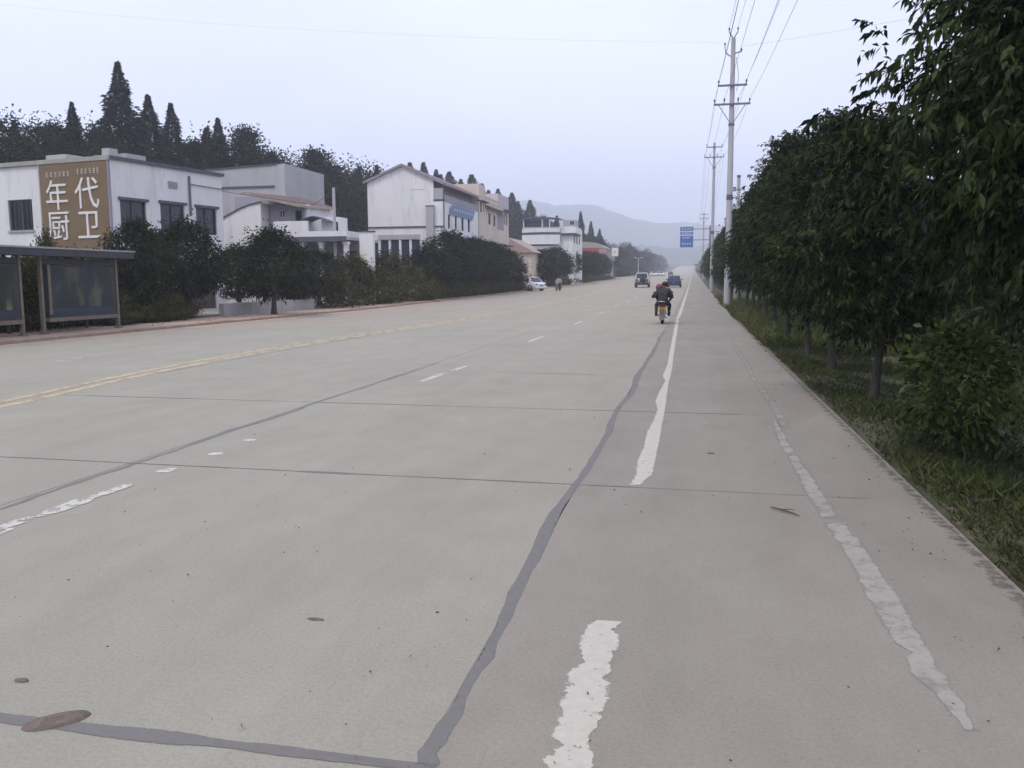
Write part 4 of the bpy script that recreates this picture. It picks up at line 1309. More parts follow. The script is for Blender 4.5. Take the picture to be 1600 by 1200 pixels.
window(A, 'y', *wA[0], nv=1, frame='darkframe', sill=True, bars=6)
for h in rA:
    window(A, 'x', *h, nv=1, frame='darkframe', bars=0)
def surround(h):
    def f(s):
        slab_box(s, 'x', h[0] - .1, h[1] + .1, h[3] + .003, h[3] + .13, -.12, .0, M['trim'])
    part(A, 'window_hood', f)
for h in rA:
    surround(h)
for h in gA:
    part(A, 'shutter', lambda s: [slab_box(s, 'y', h[0] + .01, h[1] - .01, .1 * k, .1 * k + .085, .06 + .01 * (k % 2), .13, M['shutter']) for k in range(27)])
for h in gr:
    part(A, 'shutter', lambda s: [slab_box(s, 'x', h[0] + .01, h[1] - .01, .1 * k, .1 * k + .085, .06 + .01 * (k % 2), .13, M['shutter']) for k in range(26)])
sg = part(A, 'sign_panel', lambda s: s.box(-4.34, -.06, -.09, -.004, 3.14, 7.09, M['sign']))
sg['label'] = 'faded ochre sign panel with large white characters'
part(sg, 'frame', lambda s: s.box(-4.42, -4.345, -.10, -.004, 3.10, 7.09, M['wallgrey']))
part(sg, 'frame', lambda s: s.box(-.055, .0, -.13, -.004, 3.2, 7.09, M['wallshade']))
for ch, u, z, sz in (('年', -3.28, 5.52, 1.5), ('代', -1.38, 5.56, 1.55), ('厨', -3.28, 4.12, 1.5), ('卫', -1.38, 4.12, 1.5)):
    me = text_mesh(ch, sz, 0.02, M['letter'], 'character')
    o = link('character', me, sg)
    o.location = (u, -.112, z)
    o.rotation_euler = (R(90), 0, 0)
part(sg, 'faded_small_lettering', lambda s: (squiggles(s, 'y', -3.95, -2.35, 6.48, 6.72, 6, 4, -.092, M['fadedletter'], th=.03), squiggles(s, 'y', -2.0, -.5, 6.53, 6.80, 6, 5, -.092, M['fadedletter'], th=.03)))
part(A, 'vent_panel', lambda s: (slab_box(s, 'x', 3.56, 4.2, 6.18, 6.52, -.05, -.003, M['wallgrey']), slab_box(s, 'x', 3.62, 4.14, 6.22, 6.48, -.07, -.05, M['wallshade'])))
part(A, 'conduit', lambda s: (s.tube([(.07, 5.0, 4.9), (.07, 5.0, 6.9)], .06, M['steel'], 8), s.bar((.07, 5.0, 6.5), (.07, 7.5, 6.46), .04, .04, M['trim'])))
for (a, b, c_, d, hh) in [(-4.3, -3.0, .3, 1.3, .3), (-1.5, -.7, .5, 1.5, .16), (-.75, -.3, .3, .8, .42), (-.9, .0, 1.0, 2.2, .26)]:
    part(A, 'roof_block', lambda s: s.box(a, b, c_, d, 7.272, 7.272 + hh, M['wallgrey']))

# low wall and stones below the lone tree
lw = MB()
for k in range(8):
    lw.box(-19.75, -19.5, 33.6 + k * 1.12, 34.70 + k * 1.12, -.05, .62 + .02 * (k % 2), M['wallgrey'])
tag(lw.build('planter_wall'), 'low grey concrete planter wall behind the lone kerb tree', 'wall')

# ------------------------------------------------------------------ grey block and terrace house
B = empty('grey_house_block', (-29.5, 60, 0), 0, 'plain grey windowless upper block behind the terrace house', 'building')
part(B, 'wall', lambda s: s.prism([(-6.5, -.5), (0, -.5), (0, 10.1), (-1.0, 9.98), (-6.5, 9.75)], 0, 7, M['wallgrey']))
part(B, 'ledge', lambda s: s.box(-6.4, -.8, -.09, -.003, 8.42, 8.54, M['trim']))
part(B, 'roof', lambda s: s.bar((-6.6, -.02, 9.80), (-.6, -.02, 10.08), .14, .08, M['trim']))

Ct = empty('terrace_house', (-20.5, 50, 0), 0, 'white house with a tan tiled lean-to roof, roof terrace and columned porch', 'building')
part(Ct, 'gable_wall', lambda s: s.prism([(-8.4, -.5), (-5.75, -.5), (-5.75, 6.36), (-6.5, 6.22), (-7.2, 5.98), (-8.4, 5.42)], 0, 5.0, M['wall']))
part(Ct, 'gable_coping', lambda s: [s.bar(p, q, .16, .07, M['trim']) for p, q in zip([(-8.45, .0, 5.44), (-7.2, 0, 6.03), (-6.5, 0, 6.27)], [(-7.2, .0, 6.03), (-6.5, 0, 6.27), (-5.7, 0, 6.41)])])
part(Ct, 'rear_roof', lambda s: s.prism([(-8.6, 6.95), (-5.9, 6.95), (-4.9, 6.5), (-8.6, 5.3)], 2.0, 4.8, M['wallshade']))
def f(s):
    v = [(-7.0, -.25, 7.02), (-5.3, 4.6, 7.06), (-2.75, 4.6, 6.30), (-3.1, -.25, 6.14)]
    s.add([(x, y, z - .12) for x, y, z in v] + v, [(3, 2, 1, 0), (4, 5, 6, 7), (0, 1, 5, 4), (1, 2, 6, 5), (2, 3, 7, 6), (3, 0, 4, 7)], M['tile'])
    for k in range(1, 16):
        t_ = k / 16
        a = Vector(v[0]).lerp(Vector(v[3]), t_)
        b = Vector(v[1]).lerp(Vector(v[2]), t_)
        s.bar(a + Vector((0, 0, .02)), b + Vector((0, 0, .02)), .07, .06, M['tile'])
part(Ct, 'tiled_roof', f)
def f(s):
    facade(s, 'y', -5.7, -3.3, 4.5, 6.3, [(-5.05, -4.65, 5.5, 6.0), (-3.95, -3.5, 4.9, 5.95)], M['wallshade'], 1.0)  # shadow under the tiled roof is put into this wall's colour
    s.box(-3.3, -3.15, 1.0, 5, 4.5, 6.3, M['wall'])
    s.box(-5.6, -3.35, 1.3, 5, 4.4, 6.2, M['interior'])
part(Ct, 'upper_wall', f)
window(Ct, 'y', -5.05, -4.65, 5.5, 6.0, 1.0, nv=1)
window(Ct, 'y', -3.95, -3.5, 4.9, 5.95, 1.0, nv=0, frame='darkframe')
part(Ct, 'terrace_slab', lambda s: (s.box(-5.7, .0, -.4, 5, 4.02, 4.2, M['wallgrey']), s.box(-5.72, -.02, -.55, -.405, 3.92, 4.22, M['trim'])))
part(Ct, 'parapet', lambda s: (s.box(-4.75, -2.5, -.4, -.22, 4.203, 5.18, M['wall']), s.box(-2.5, .0, -.4, -.22, 4.203, 4.55, M['wall']), s.box(-.18, .0, -.2, 5, 4.203, 4.55, M['wall'])))
part(Ct, 'curved_canopy', lambda s: [s.bar((-3.2 + .22 * k, 1.0, 5.26 + .22 * math.sin(k * .45)), (-3.2 + .22 * (k + 1), 1.0, 5.26 + .22 * math.sin((k + 1) * .45)), 1.6, .06, M['trim']) for k in range(8)])
part(Ct, 'roof_cabin', lambda s: (s.box(-2.3, -1.15, 1.2, 2.6, 4.203, 5.5, M['wall']), s.box(-1.45, -1.2, 1.17, 1.198, 4.6, 5.2, M['glass'])))
def f(s):
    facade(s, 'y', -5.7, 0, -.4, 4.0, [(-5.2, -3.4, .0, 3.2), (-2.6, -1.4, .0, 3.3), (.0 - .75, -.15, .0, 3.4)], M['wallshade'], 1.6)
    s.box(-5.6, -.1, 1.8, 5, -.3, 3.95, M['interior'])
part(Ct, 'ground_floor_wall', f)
part(Ct, 'door', lambda s: (s.box(-.72, -.18, 1.68, 1.74, 0, 3.35, M['blueglass']), s.box(-.5, -.46, 1.66, 1.68, 1, 1.3, M['chrome'])))
window(Ct, 'y', -5.2, -3.4, 0.0, 3.2, 1.6, nv=2, nh=1, frame='darkframe')
window(Ct, 'y', -2.6, -1.4, 0.0, 3.3, 1.6, nv=1, nh=1, frame='darkframe')
for x in (-4.4, -2.95, -1.72, -.12):
    part(Ct, 'porch_column', lambda s: (s.box(x - .13, x + .13, -.3, -.04, -.3, 3.9, M['wall']), s.box(x - .18, x + .18, -.35, .01, 3.75, 3.905, M['wall'])))
part(Ct, 'side_wall', lambda s: s.box(.42, 1.3, .6, .9, -.4, 4.5, M['wall']))
part(Ct, 'side_wall_cap', lambda s: s.box(.36, 1.36, .55, .95, 4.503, 4.58, M['trim']))

def pole(name, x, y, h, r0, r1, label, cat, m='pole'):
    z = zg(x, y)
    r = empty(name, (x, y, z), 0, label, cat)
    part(r, 'shaft', lambda s: s.tube([(0, 0, -.5), (0, 0, h * .5), (0, 0, h)], [r0, (r0 + r1) / 2, r1], M[m], 14))
    return r
p_ = pole('service_pole', -21.5, 50.2, 7.1, .13, .09, 'bare concrete pole standing in front of the terrace house porch', 'pole')

# ------------------------------------------------------------------ gabled three-storey building
D = empty('gabled_building', (-20.5, 70.5, 0.1), 0, 'large white three-storey building with a blank gable wall and blue banner', 'building')
gw = [(-6.5 + .92 * k, -6.5 + .92 * k + .72, 2.2, 4.85) for k in range(5)]
def f(s):
    facade(s, 'y', -6.65, -.82, -.5, 5.9, gw, M['wall'])
    s.add([(-6.65, 0, 5.9), (-.82, 0, 5.9), (-.82, 0, 9.78), (-3.5, 0, 10.95), (-6.65, 0, 9.75)], [(0, 1, 2, 3, 4)], M['wall'])
    s.add([(-6.65, 0, -.5), (-6.65, 0, 9.75), (-6.65, 12, 9.75), (-6.65, 12, -.5)], [(0, 1, 2, 3)], M['wall'])
    s.add([(-6.65, 12, -.5), (-6.65, 12, 9.75), (-3.5, 12, 10.95), (-.82, 12, 9.78), (-.82, 12, -.5)], [(0, 1, 2, 3, 4)], M['wallgrey'])
part(D, 'gable_wall', f)
part(D, 'upper_front_wall', lambda s: (s.box(-.86, -.825, .01, 11.99, 7.95, 9.75, M['wallshade']),))  # set-back top storey: its shade is painted as a darker wall
def f(s):
    facade(s, 'x', 0, 12.0, 5.3, 7.95, [(1.4, 2.1, 5.85, 7.0), (3.6, 4.3, 5.85, 7.0), (5.8, 6.6, 5.85, 7.0), (8.05, 8.9, 5.85, 7.05)], M['wall'])
    s.box(-.82, 0, -.012, -.002, -.5, 7.98, M['wall'])
    s.box(-.82, -.02, 11.99, 12.0, -.5, 7.98, M['wall'])
    s.box(-.82, -.2, .2, 11.9, 7.8, 7.95, M['wallgrey'])
part(D, 'front_wing', f)
for h in [(1.4, 2.1, 5.85, 7.0), (3.6, 4.3, 5.85, 7.0), (5.8, 6.6, 5.85, 7.0), (8.05, 8.9, 5.85, 7.05)]:
    window(D, 'x', *h, nv=0, nh=1, frame='wallshade' if False else 'darkframe')
for h in gw:
    window(D, 'y', *h, nv=0, nh=0, frame='darkframe', pane='blueglass', depth=.2)
part(D, 'window_lintel', lambda s: s.box(-6.62, -2.05, -.06, -.004, 4.88, 5.28, M['wallgrey']))
part(D, 'string_course', lambda s: (s.box(-6.67, -1.42, -.07, -.003, 5.84, 5.97, M['trim']), s.box(-.72, .03, -.07, -.014, 5.84, 5.97, M['trim'])))
part(D, 'duct', lambda s: (s.box(-1.4, -.78, -.38, -.005, 4.5, 7.55, M['wallgrey']), s.box(-1.44, -.74, -.42, -.005, 7.553, 7.62, M['trim']), s.box(-1.3, -.86, -.36, -.005, .2, 4.497, M['wall'])))
part(D, 'downpipe', lambda s: s.tube([(.07, -.06, 9.3), (.07, -.06, 4.2)], .055, M['trim'], 8))
part(D, 'gable_crack', lambda s: s.bar((-2.9, -.012, 8.95), (-1.6, -.012, 9.0), .02, .025, M['wallgrey']))
part(D, 'side_balcony', lambda s: (s.box(-.8, 0, -.005, .12, 8.15, 9.05, M['wallgrey']), s.box(-.06, .0, .12, 11.9, 7.98, 8.55, M['wallshade']), s.box(-.84, .12, -.06, .10, 8.02, 8.13, M['trim'])))
def f(s):
    for (x0, z0, x1, z1) in [(-6.95, 9.66, -3.5, 11.06), (-3.5, 11.06, .05, 9.45)]:
        v = [(x0, -.25, z0), (x1, -.25, z1), (x1, 12.3, z1), (x0, 12.3, z0)]
        s.add([(x, y, z - .13) for x, y, z in v] + v, [(3, 2, 1, 0), (4, 5, 6, 7), (0, 1, 5, 4), (1, 2, 6, 5), (2, 3, 7, 6), (3, 0, 4, 7)], M['darktile'])
        for k in range(26):
            y = -.2 + 12.4 * k / 25
            s.bar((x0, y, z0 + .03), (x1, y, z1 + .03), .12, .06, M['darktile'])
part(D, 'tiled_roof', f)
bn = part(D, 'banner', lambda s: s.prism([(.06, 7.0), (.10, 7.0), (.32, 7.82), (.28, 7.82)], 1.8, 9.5, M['bluepanel']))
part(bn, 'pale_lettering', lambda s: [s.bar((.235 + .013 * j, 2.4 + .85 * k + .1 * (j % 2), 7.4 + .07 * j), (.235 + .013 * j, 2.4 + .85 * k + .5 - .05 * j, 7.4 + .07 * j), .02, .045, M['letter']) for k in range(8) for j in range(3)])
part(D, 'awning', lambda s: s.prism([(0.0, 5.28), (0.0, 5.12), (1.1, 4.72), (1.1, 4.84)], .1, 11.9, M['bluesheet']))
part(D, 'shopfront', lambda s: [s.box(-.1, -.05, .3 + 2.9 * k, 2.9 + 2.9 * k, 0, 4.6, M['shutter']) for k in range(4)])
part(D, 'shopfront_pier', lambda s: [s.box(-.12, .0, 2.95 + 2.9 * k, 3.15 + 2.9 * k, -.5, 5.1, M['pink']) for k in range(3)])

# ------------------------------------------------------------------ stepped cream building
E = empty('stepped_building', (-20.5, 82.9, 0.25), 0, 'cream building with stepped roof blocks and a brownish ground floor right of the gabled one', 'building')
hE = [(.55, 1.25, 7.9, 8.85), (1.75, 2.15, 7.95, 8.8), (4.0, 4.9, 6.9, 8.05), (6.3, 7.1, 6.85, 7.95), (11.6, 12.1, 7.3, 8.6), (12.6, 13.2, 7.3, 8.6)]
def f(s):
    facade(s, 'x', 0, 13.9, 5.1, 9.0, hE, M['cream'], 0)
    s.add([(0, 0, -.5), (0, 0, 9), (-7, 0, 9), (-7, 0, -.5)], [(0, 1, 2, 3)], M['cream'])
    s.add([(-7, 13.9, -.5), (-7, 13.9, 9), (0, 13.9, 9), (0, 13.9, -.5)], [(0, 1, 2, 3)], M['cream'])
    s.box(-7, -.01, .01, 13.89, 8.9, 9.0, M['wallgrey'])
part(E, 'wall', f)
for h in hE:
    window(E, 'x', *h, nv=0, nh=1, frame='darkframe')
part(E, 'stair_tower', lambda s: (s.box(-3, .02, .0, 2.4, 9.003, 10.55, M['cream']), s.box(-.2, .35, -.05, 2.9, 8.9, 9.0, M['trim'])))
part(E, 'roof_tower', lambda s: (s.box(-4, .02, 8.4, 13.8, 9.003, 10.4, M['pink']),))
part(E, 'roof_beam', lambda s: s.box(-1, .05, 2.45, 8.35, 9.45, 9.62, M['cream']))
part(E, 'parapet', lambda s: s.box(-.12, .03, 2.42, 8.38, 9.003, 9.42, M['cream']))
part(E, 'canopy', lambda s: (s.prism([(.003, 8.62), (.55, 8.42), (.55, 8.52), (.003, 8.76)], 2.6, 10.9, M['trim']), s.box(.003, .5, 11.2, 13.9, 8.78, 8.9, M['trim'])))
part(E, 'recess_shade_panel', lambda s: s.box(.003, .02, 8.0, 11.2, 6.6, 8.3, M['wallshade']))  # flat sheet in the shade colour, standing in for a recess
part(E, 'ground_floor', lambda s: (s.box(-6.9, -.5, .1, 13.8, -.5, 5.0, M['shutter']),))
part(E, 'floor_slab', lambda s: s.box(-7, .55, -.02, 13.9, 4.95, 5.095, M['trim']))
for k in range(5):
    part(E, 'pier', lambda s: s.box(-.3, .1, .9 + 2.9 * k, 1.4 + 2.9 * k, -.5, 4.94, M['cream']))
for k in range(4):
    part(E, 'shopfront_panel', lambda s: s.box(-.46, -.42, 1.5 + 2.9 * k, 3.7 + 2.9 * k, .2, 4.0, M['pink' if k % 2 else 'ochre']))

# ------------------------------------------------------------------ curved balcony building
F = empty('balcony_building', (-17.9, 128, 0.3), 0, 'white two-storey building with curved balcony fronts and a blue canopy on its roof', 'building')
def arc_wall(s, z0, z1, m, x0=-7.2, x1=-1.5, bulge=.8, th=.15):
    n = 12
    P = [(x0 + (x1 - x0) * k / n, -bulge * math.sin(math.pi * k / n)) for k in range(n + 1)]
    for k in range(n):
        (a, b), (c_, d) = P[k], P[k + 1]
        s.add([(a, b, z0), (c_, d, z0), (c_, d, z1), (a, b, z1), (a, b + th, z0), (c_, d + th, z0), (c_, d + th, z1), (a, b + th, z1)],
              [(0, 1, 2, 3), (5, 4, 7, 6), (3, 2, 6, 7), (4, 5, 1, 0)], m)
part(F, 'upper_balcony', lambda s: (arc_wall(s, 8.15, 8.75, M['wall']),))
part(F, 'balcony_floor', lambda s: (arc_wall(s, 7.8, 8.14, M['trim'], bulge=.7, th=1.2),))
part(F, 'lower_balcony', lambda s: (arc_wall(s, 6.4, 7.78, M['wall'], bulge=.75),))
def f(s):
    facade(s, 'y', -7.2, .3, -.5, 9.0, [(-4.85, -4.2, 3.2, 5.2), (-6.4, -5.2, 0.4, 3.0)], M['wall'], .8)
    facade(s, 'x', .8, 12, -.5, 9.0, [(2 + 3 * k, 3.4 + 3 * k, 6.6, 8) for k in range(3)], M['wall'], .3)
    s.add([(-7.2, .8, -.5), (-7.2, 12, -.5), (-7.2, 12, 9), (-7.2, .8, 9)], [(0, 1, 2, 3)], M['wallgrey'])
    s.box(-7.1, .25, 1.0, 11.9, 8.9, 9.0, M['wallgrey'])
part(F, 'wall', f)
window(F, 'y', -4.85, -4.2, 3.2, 5.2, .8, nv=0, frame='darkframe')
window(F, 'y', -6.4, -5.2, .4, 3.0, .8, nv=1, frame='darkframe')
for k in range(3):
    window(F, 'x', 2 + 3 * k, 3.4 + 3 * k, 6.6, 8, .3, nv=1, frame='darkframe')
part(F, 'side_balcony', lambda s: (s.box(-1.4, .9, .2, 6, 8.0, 8.9, M['wall']), s.box(-1.3, .85, .3, 6, 7.75, 7.99, M['trim'])))
part(F, 'roof_canopy', lambda s: [s.bar((-7.3 + .6 * k, 1.4, 10.05 + .28 * math.sin(math.pi * k / 10)), (-7.3 + .6 * (k + 1), 1.4, 10.05 + .28 * math.sin(math.pi * (k + 1) / 10)), 4.0, .1, M['bluesheet']) for k in range(10)])
part(F, 'canopy_screen', lambda s: s.box(-7.0, -4.2, 1.2, 1.3, 9.0, 9.98, M['blueglass']))
for x in (-6.9, -4.1, -3.0, -1.4):
    part(F, 'canopy_post', lambda s: s.box(x - .07, x + .07, -.3, -.16, 8.7, 10.1, M['wall']))
part(F, 'roof_cabin', lambda s: (s.box(-1.2, .6, 1.5, 5, 9.003, 10.0, M['wallgrey']), s.box(-.2, .4, 1.46, 1.498, 9.3, 9.8, M['blueglass'])))
part(F, 'shop_canopy', lambda s: (s.box(-9.2, -1.5, -1.4, .75, 5.55, 6.1, M['wallgrey']), s.box(-9.25, -6.0, -1.46, -1.402, 5.6, 6.15, M['bluesheet'])))
part(F, 'ochre_pier', lambda s: s.box(-7.3, -6.2, -.6, .1, -.5, 5.54, M['ochre']))
part(F, 'annex', lambda s: (s.box(-9.2, -7.32, .2, 8, -.5, 5.54, M['cream']), s.box(-9.0, -7.4, .16, .198, .2, 3.2, M['shutter'])))
part(F, 'porch_post', lambda s: s.box(-1.75, -1.5, -1.3, -1.05, -.5, 5.54, M['wall']))

# ------------------------------------------------------------------ red shed
G = empty('red_shed', (-18.6, 190, zg(-19, 190)), 0, 'long red-walled shed with a pale roof beyond the balcony building', 'shed')
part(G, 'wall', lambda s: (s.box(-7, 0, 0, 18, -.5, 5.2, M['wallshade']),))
part(G, 'red_fascia', lambda s: (s.box(-7.1, -1.6, -.25, -.004, 4.4, 6.9, M['red']), s.box(-1.59, .1, -.2, -.004, 4.4, 6.6, M['tile']), s.box(.004, .2, -.2, 18, 4.4, 6.6, M['tile'])))
part(G, 'roof', lambda s: s.prism([(-7.4, 6.95), (.5, 6.65), (-2.4, 8.0), (-6, 8.3)], -.2, 18.2, M['roofcap']))
part(G, 'door', lambda s: s.box(-5, -2.5, -.06, -.005, 0, 3.4, M['shutter']))
# low house beyond the stepped building
Hh = empty('low_house', (-19.6, 106, zg(-20, 106)), 0, 'low house with an orange-brown tiled roof between the stepped and the balcony building', 'house')
part(Hh, 'wall', lambda s: s.box(-6, 0, 0, 9, -.5, 4.4, M['cream']))
part(Hh, 'roof', lambda s: s.prism([(-6.4, 4.35), (.5, 4.35), (-2.9, 6.2)], -.4, 9.4, M['tile']))
part(Hh, 'door', lambda s: s.box(-2.4, -1.2, -.05, -.004, 0, 2.4, M['shutter']))

# ------------------------------------------------------------------ bus shelter
S = empty('bus_shelter', (-18.2, 19.2, zg(-18.2, 20) + .06), 0, 'dark bus shelter with tan posts and two poster panels at the left edge', 'bus shelter')
def f(s):
    s.box(-1.5, .35, -3.2, 6.1, 2.27, 2.42, M['shelterdark'])
    s.box(-1.55, .40, -3.25, 6.15, 2.423, 2.47, M['roofcap'])
    s.box(.352, .38, -3.2, 6.1, 2.22, 2.42, M['shelterdark'])
part(S, 'roof', f)
for y in (-2.6, 1.52, 2.32, 5.62):
    part(S, 'post', lambda s: (s.box(-.05, .05, y - .045, y + .045, -.1, 2.265, M['tanpost']), s.box(-.1, .1, y - .1, y + .1, -.1, .03, M['tanpost'])))
for y in (-2.6, 1.52, 2.32, 5.62):
    part(S, 'rear_post', lambda s: s.box(-1.2, -1.12, y - .04, y + .04, -.1, 2.265, M['shelterdark']))
part(S, 'header_beam', lambda s: (s.box(-.04, .04, -2.55, 1.47, 2.0, 2.16, M['shelterdark']), s.box(-.04, .04, 2.37, 5.57, 2.0, 2.16, M['shelterdark'])))
for (a, b, pm, lab) in [(-2.5, 1.42, 'posterB', 'poster panel with a green and yellow picture'), (2.55, 5.5, 'posterA', 'poster panel with pale figures on dark blue green')]:
    pn = part(S, 'display_panel', lambda s: (s.box(-.09, .045, a, b, .46, 1.98, M['shelterdark']),))
    pn['label'] = lab
    part(pn, 'poster', lambda s: s.box(.047, .055, a + .12, b - .1, .74, 1.92, M[pm]))
    part(pn, 'lower_strip', lambda s: s.box(.047, .06, a + .06, b - .06, .55, .72, M['strip']))
    part(pn, 'tan_rail', lambda s: s.box(-.1, .075, a - .05, b + .08, .34, .455, M['tanpost']))
    part(pn, 'side_frame', lambda s: (s.box(.047, .07, a, a + .1, .55, 1.98, M['tanpost']),))
part(S, 'bench', lambda s: (s.box(-1.0, -.6, -2, 1, .42, .48, M['shelterdark']), s.box(-.85, -.75, -1.7, -1.6, -.1, .42, M['shelterdark']), s.box(-.85, -.75, .6, .7, -.1, .42, M['shelterdark'])))

# ------------------------------------------------------------------ utility poles and their wires
def insulator(s, x, y, z, h=.22):
    s.tube([(x, y, z), (x, y, z + h * .5)], .02, M['steel'], 6)
    s.lathe([(0.015, z + h * .42), (.055, z + h * .5), (.03, z + h * .62), (.05, z + h * .72), (.03, z + h), (0.0, z + h + .02)], M['porcelain'], (x, y, 0), 'z', 8)
def upole(x, y, h, arms, label, top=True, r0=.19, r1=.11, base=None, band=True):
    z = zg(x, y) if base is None else base
    r = empty('utility_pole', (x, y, z), 0, label, 'utility pole', 'power line along the right side of the road')
    part(r, 'shaft', lambda s: s.tube([(0, 0, -.5), (0, 0, h * .33), (0, 0, h * .66), (0, 0, h)], [r0, r0 - (r0 - r1) * .33, r0 - (r0 - r1) * .66, r1], M['pole'], 18))
    pts = {}
    for k, (za, half) in enumerate(arms):
        yy = -(r1 + .06)
        a = part(r, 'crossarm', lambda s: s.box(-half, half, yy - .045, yy + .045, za - .045, za + .045, M['steel']))
        for sx in (-half + .04, half - .04):
            part(a, 'insulator', lambda s: insulator(s, sx, yy, za + .046))
        if k == 1 and len(arms) > 1:
            for sx in (-half * .42, half * .33):
                part(a, 'insulator', lambda s: insulator(s, sx, yy, za + .046, .26))
            part(r, 'arm_brace', lambda s: (s.bar((-half * .72, yy, za - .05), (-.05, yy + .02, za - 1.0), .035, .035, M['steel']), s.bar((half * .72, yy, za - .05), (.05, yy + .02, za - 1.0), .035, .035, M['steel']), s.tube([(0, 0, za - 1.08), (0, 0, za - .96)], r1 + .05, M['steel'], 12)))
        pts[k] = (half, za)
    if top:
        part(r, 'pole_top_fork', lambda s: (s.bar((-.0, 0, h - .05), (-.22, 0, h + .32), .05, .05, M['steel']), s.bar((0, 0, h - .05), (.22, 0, h + .32), .05, .05, M['steel']), insulator(s, -.22, 0, h + .32, .2), insulator(s, .22, 0, h + .32, .2)))
        part(r, 'side_bracket', lambda s: (s.bar((0, 0, h - 1.0), (-.38, 0, h - .72), .05, .05, M['steel']), s.bar((-.38, 0, h - .74), (-.42, 0, h - .4), .04, .04, M['steel']), insulator(s, -.42, 0, h - .42, .2), s.bar((0, 0, h - .8), (.42, 0, h - .68), .05, .05, M['steel']), insulator(s, .42, 0, h - .72, .18)))
        part(r, 'jumper_cable', lambda s: s.tube([(.17, -.1, h - 1.0), (.3, -.12, h - 1.9), (.22, -.14, h - 2.7)], .012, M['wire'], 5))
    if band:
        part(r, 'band', lambda s: s.tube([(0, 0, 5.7), (0, 0, 5.98)], r0 - (r0 - r1) * .4 + .012, M['trim'], 18))
    return r
P1x, P1y = 1.80, 48.0
z1 = zg(P1x, P1y)
upole(P1x, P1y, 13.95, [(11.55 - z1, .74), (10.6 - z1, .93)], 'tall pale concrete utility pole with two steel crossarms, nearest on the right')
upole(1.80, 90, 14.9 - zg(1.8, 90), [(14.45 - zg(1.8, 90), .78), (13.48 - zg(1.8, 90), .95)], 'second utility pole with two crossarms, seen left of the tall one', top=False)
upole(1.95, 190, 14.6 - .6, [(14.35 - .75, .8), (13.5 - .75, .95)], 'small distant utility pole right of the blue road sign', top=False, band=False)
upole(2.6, -5.0, 13.6, [(11.4, .74), (10.45, .93)], 'utility pole beside the camera', top=True)
pB_ = pole('service_pole', 2.72, 58, 7.95, .16, .10, 'short thick pole stub rising over the tree tops right of the tall utility pole', 'pole')
part(pB_, 'cap', lambda s: s.tube([(0, 0, 7.95), (0, 0, 8.1)], .12, M['trim'], 10))

def wire(label, pts, sag, r=.011):
    s = MB()
    P = []
    for a, b in zip(pts[:-1], pts[1:]):
        a, b = Vector(a), Vector(b)
        n = 22
        L_ = (b - a).length
        for k in range(n + (b == Vector(pts[-1]))):
            t_ = k / n
            p = a.lerp(b, t_)
            p.z -= sag * (L_ / 45) ** 2 * 4 * t_ * (1 - t_)
            P.append(p)
    s.tube(P, r, M['wire'], 5)
    o = s.build('power_wire')
    tag(o, label, 'wire', 'overhead wires')
def pp(k, dx, up):
    (x, y, hz) = [(2.6, -5.0, {'u': 11.4, 'l': 10.45, 't': 13.9}), (P1x, P1y, {'u': 11.55, 'l': 10.6, 't': 14.25}), (1.8, 90, {'u': 14.45, 'l': 13.48, 't': 14.9}), (1.95, 190, {'u': 14.35, 'l': 13.5, 't': 14.5})][k]
    return (x + dx * (1.0 if k < 2 else 1.05), y - .17, hz[up] + .24)
for lab, dx, u in [('overhead wire on the left end of the upper crossarms', -.70, 'u'), ('overhead wire on the right end of the upper crossarms', .70, 'u'), ('overhead wire on the left end of the lower crossarms', -.89, 'l'), ('overhead wire on the right end of the lower crossarms', .89, 'l'), ('overhead wire left of centre on the lower crossarms', -.40, 'l'), ('overhead wire right of centre on the lower crossarms', .31, 'l')]:
    wire(lab, [pp(k, dx, u) for k in range(4)], .55, .0075)
wire('highest overhead wire, ending on the left prong of the pole-top fork', [(2.38, -5.0, 14.1), (P1x - .22, P1y, 14.5)], .5, .0075)
wire('highest overhead wire, ending on the right prong of the pole-top fork', [(2.82, -5.0, 14.1), (P1x + .22, P1y, 14.5)], .5, .0075)
wire('faint wire crossing the sky leftwards from the tall pole to the wooded hill', [(P1x - .42, P1y, 13.75), (-46, 50, 19.6)], .5, .0022)
wire('faint wire crossing rightwards from the tall pole over the trees', [(P1x + .42, P1y, 13.5), (40, 40, 17)], .6, .004)
wire('dark cable strung from the sign building to the terrace house', [(-25.1, 43.1, 6.4), (-23.6, 52.0, 6.35), (-21.5, 50.2, 7.0)], .3, .015)

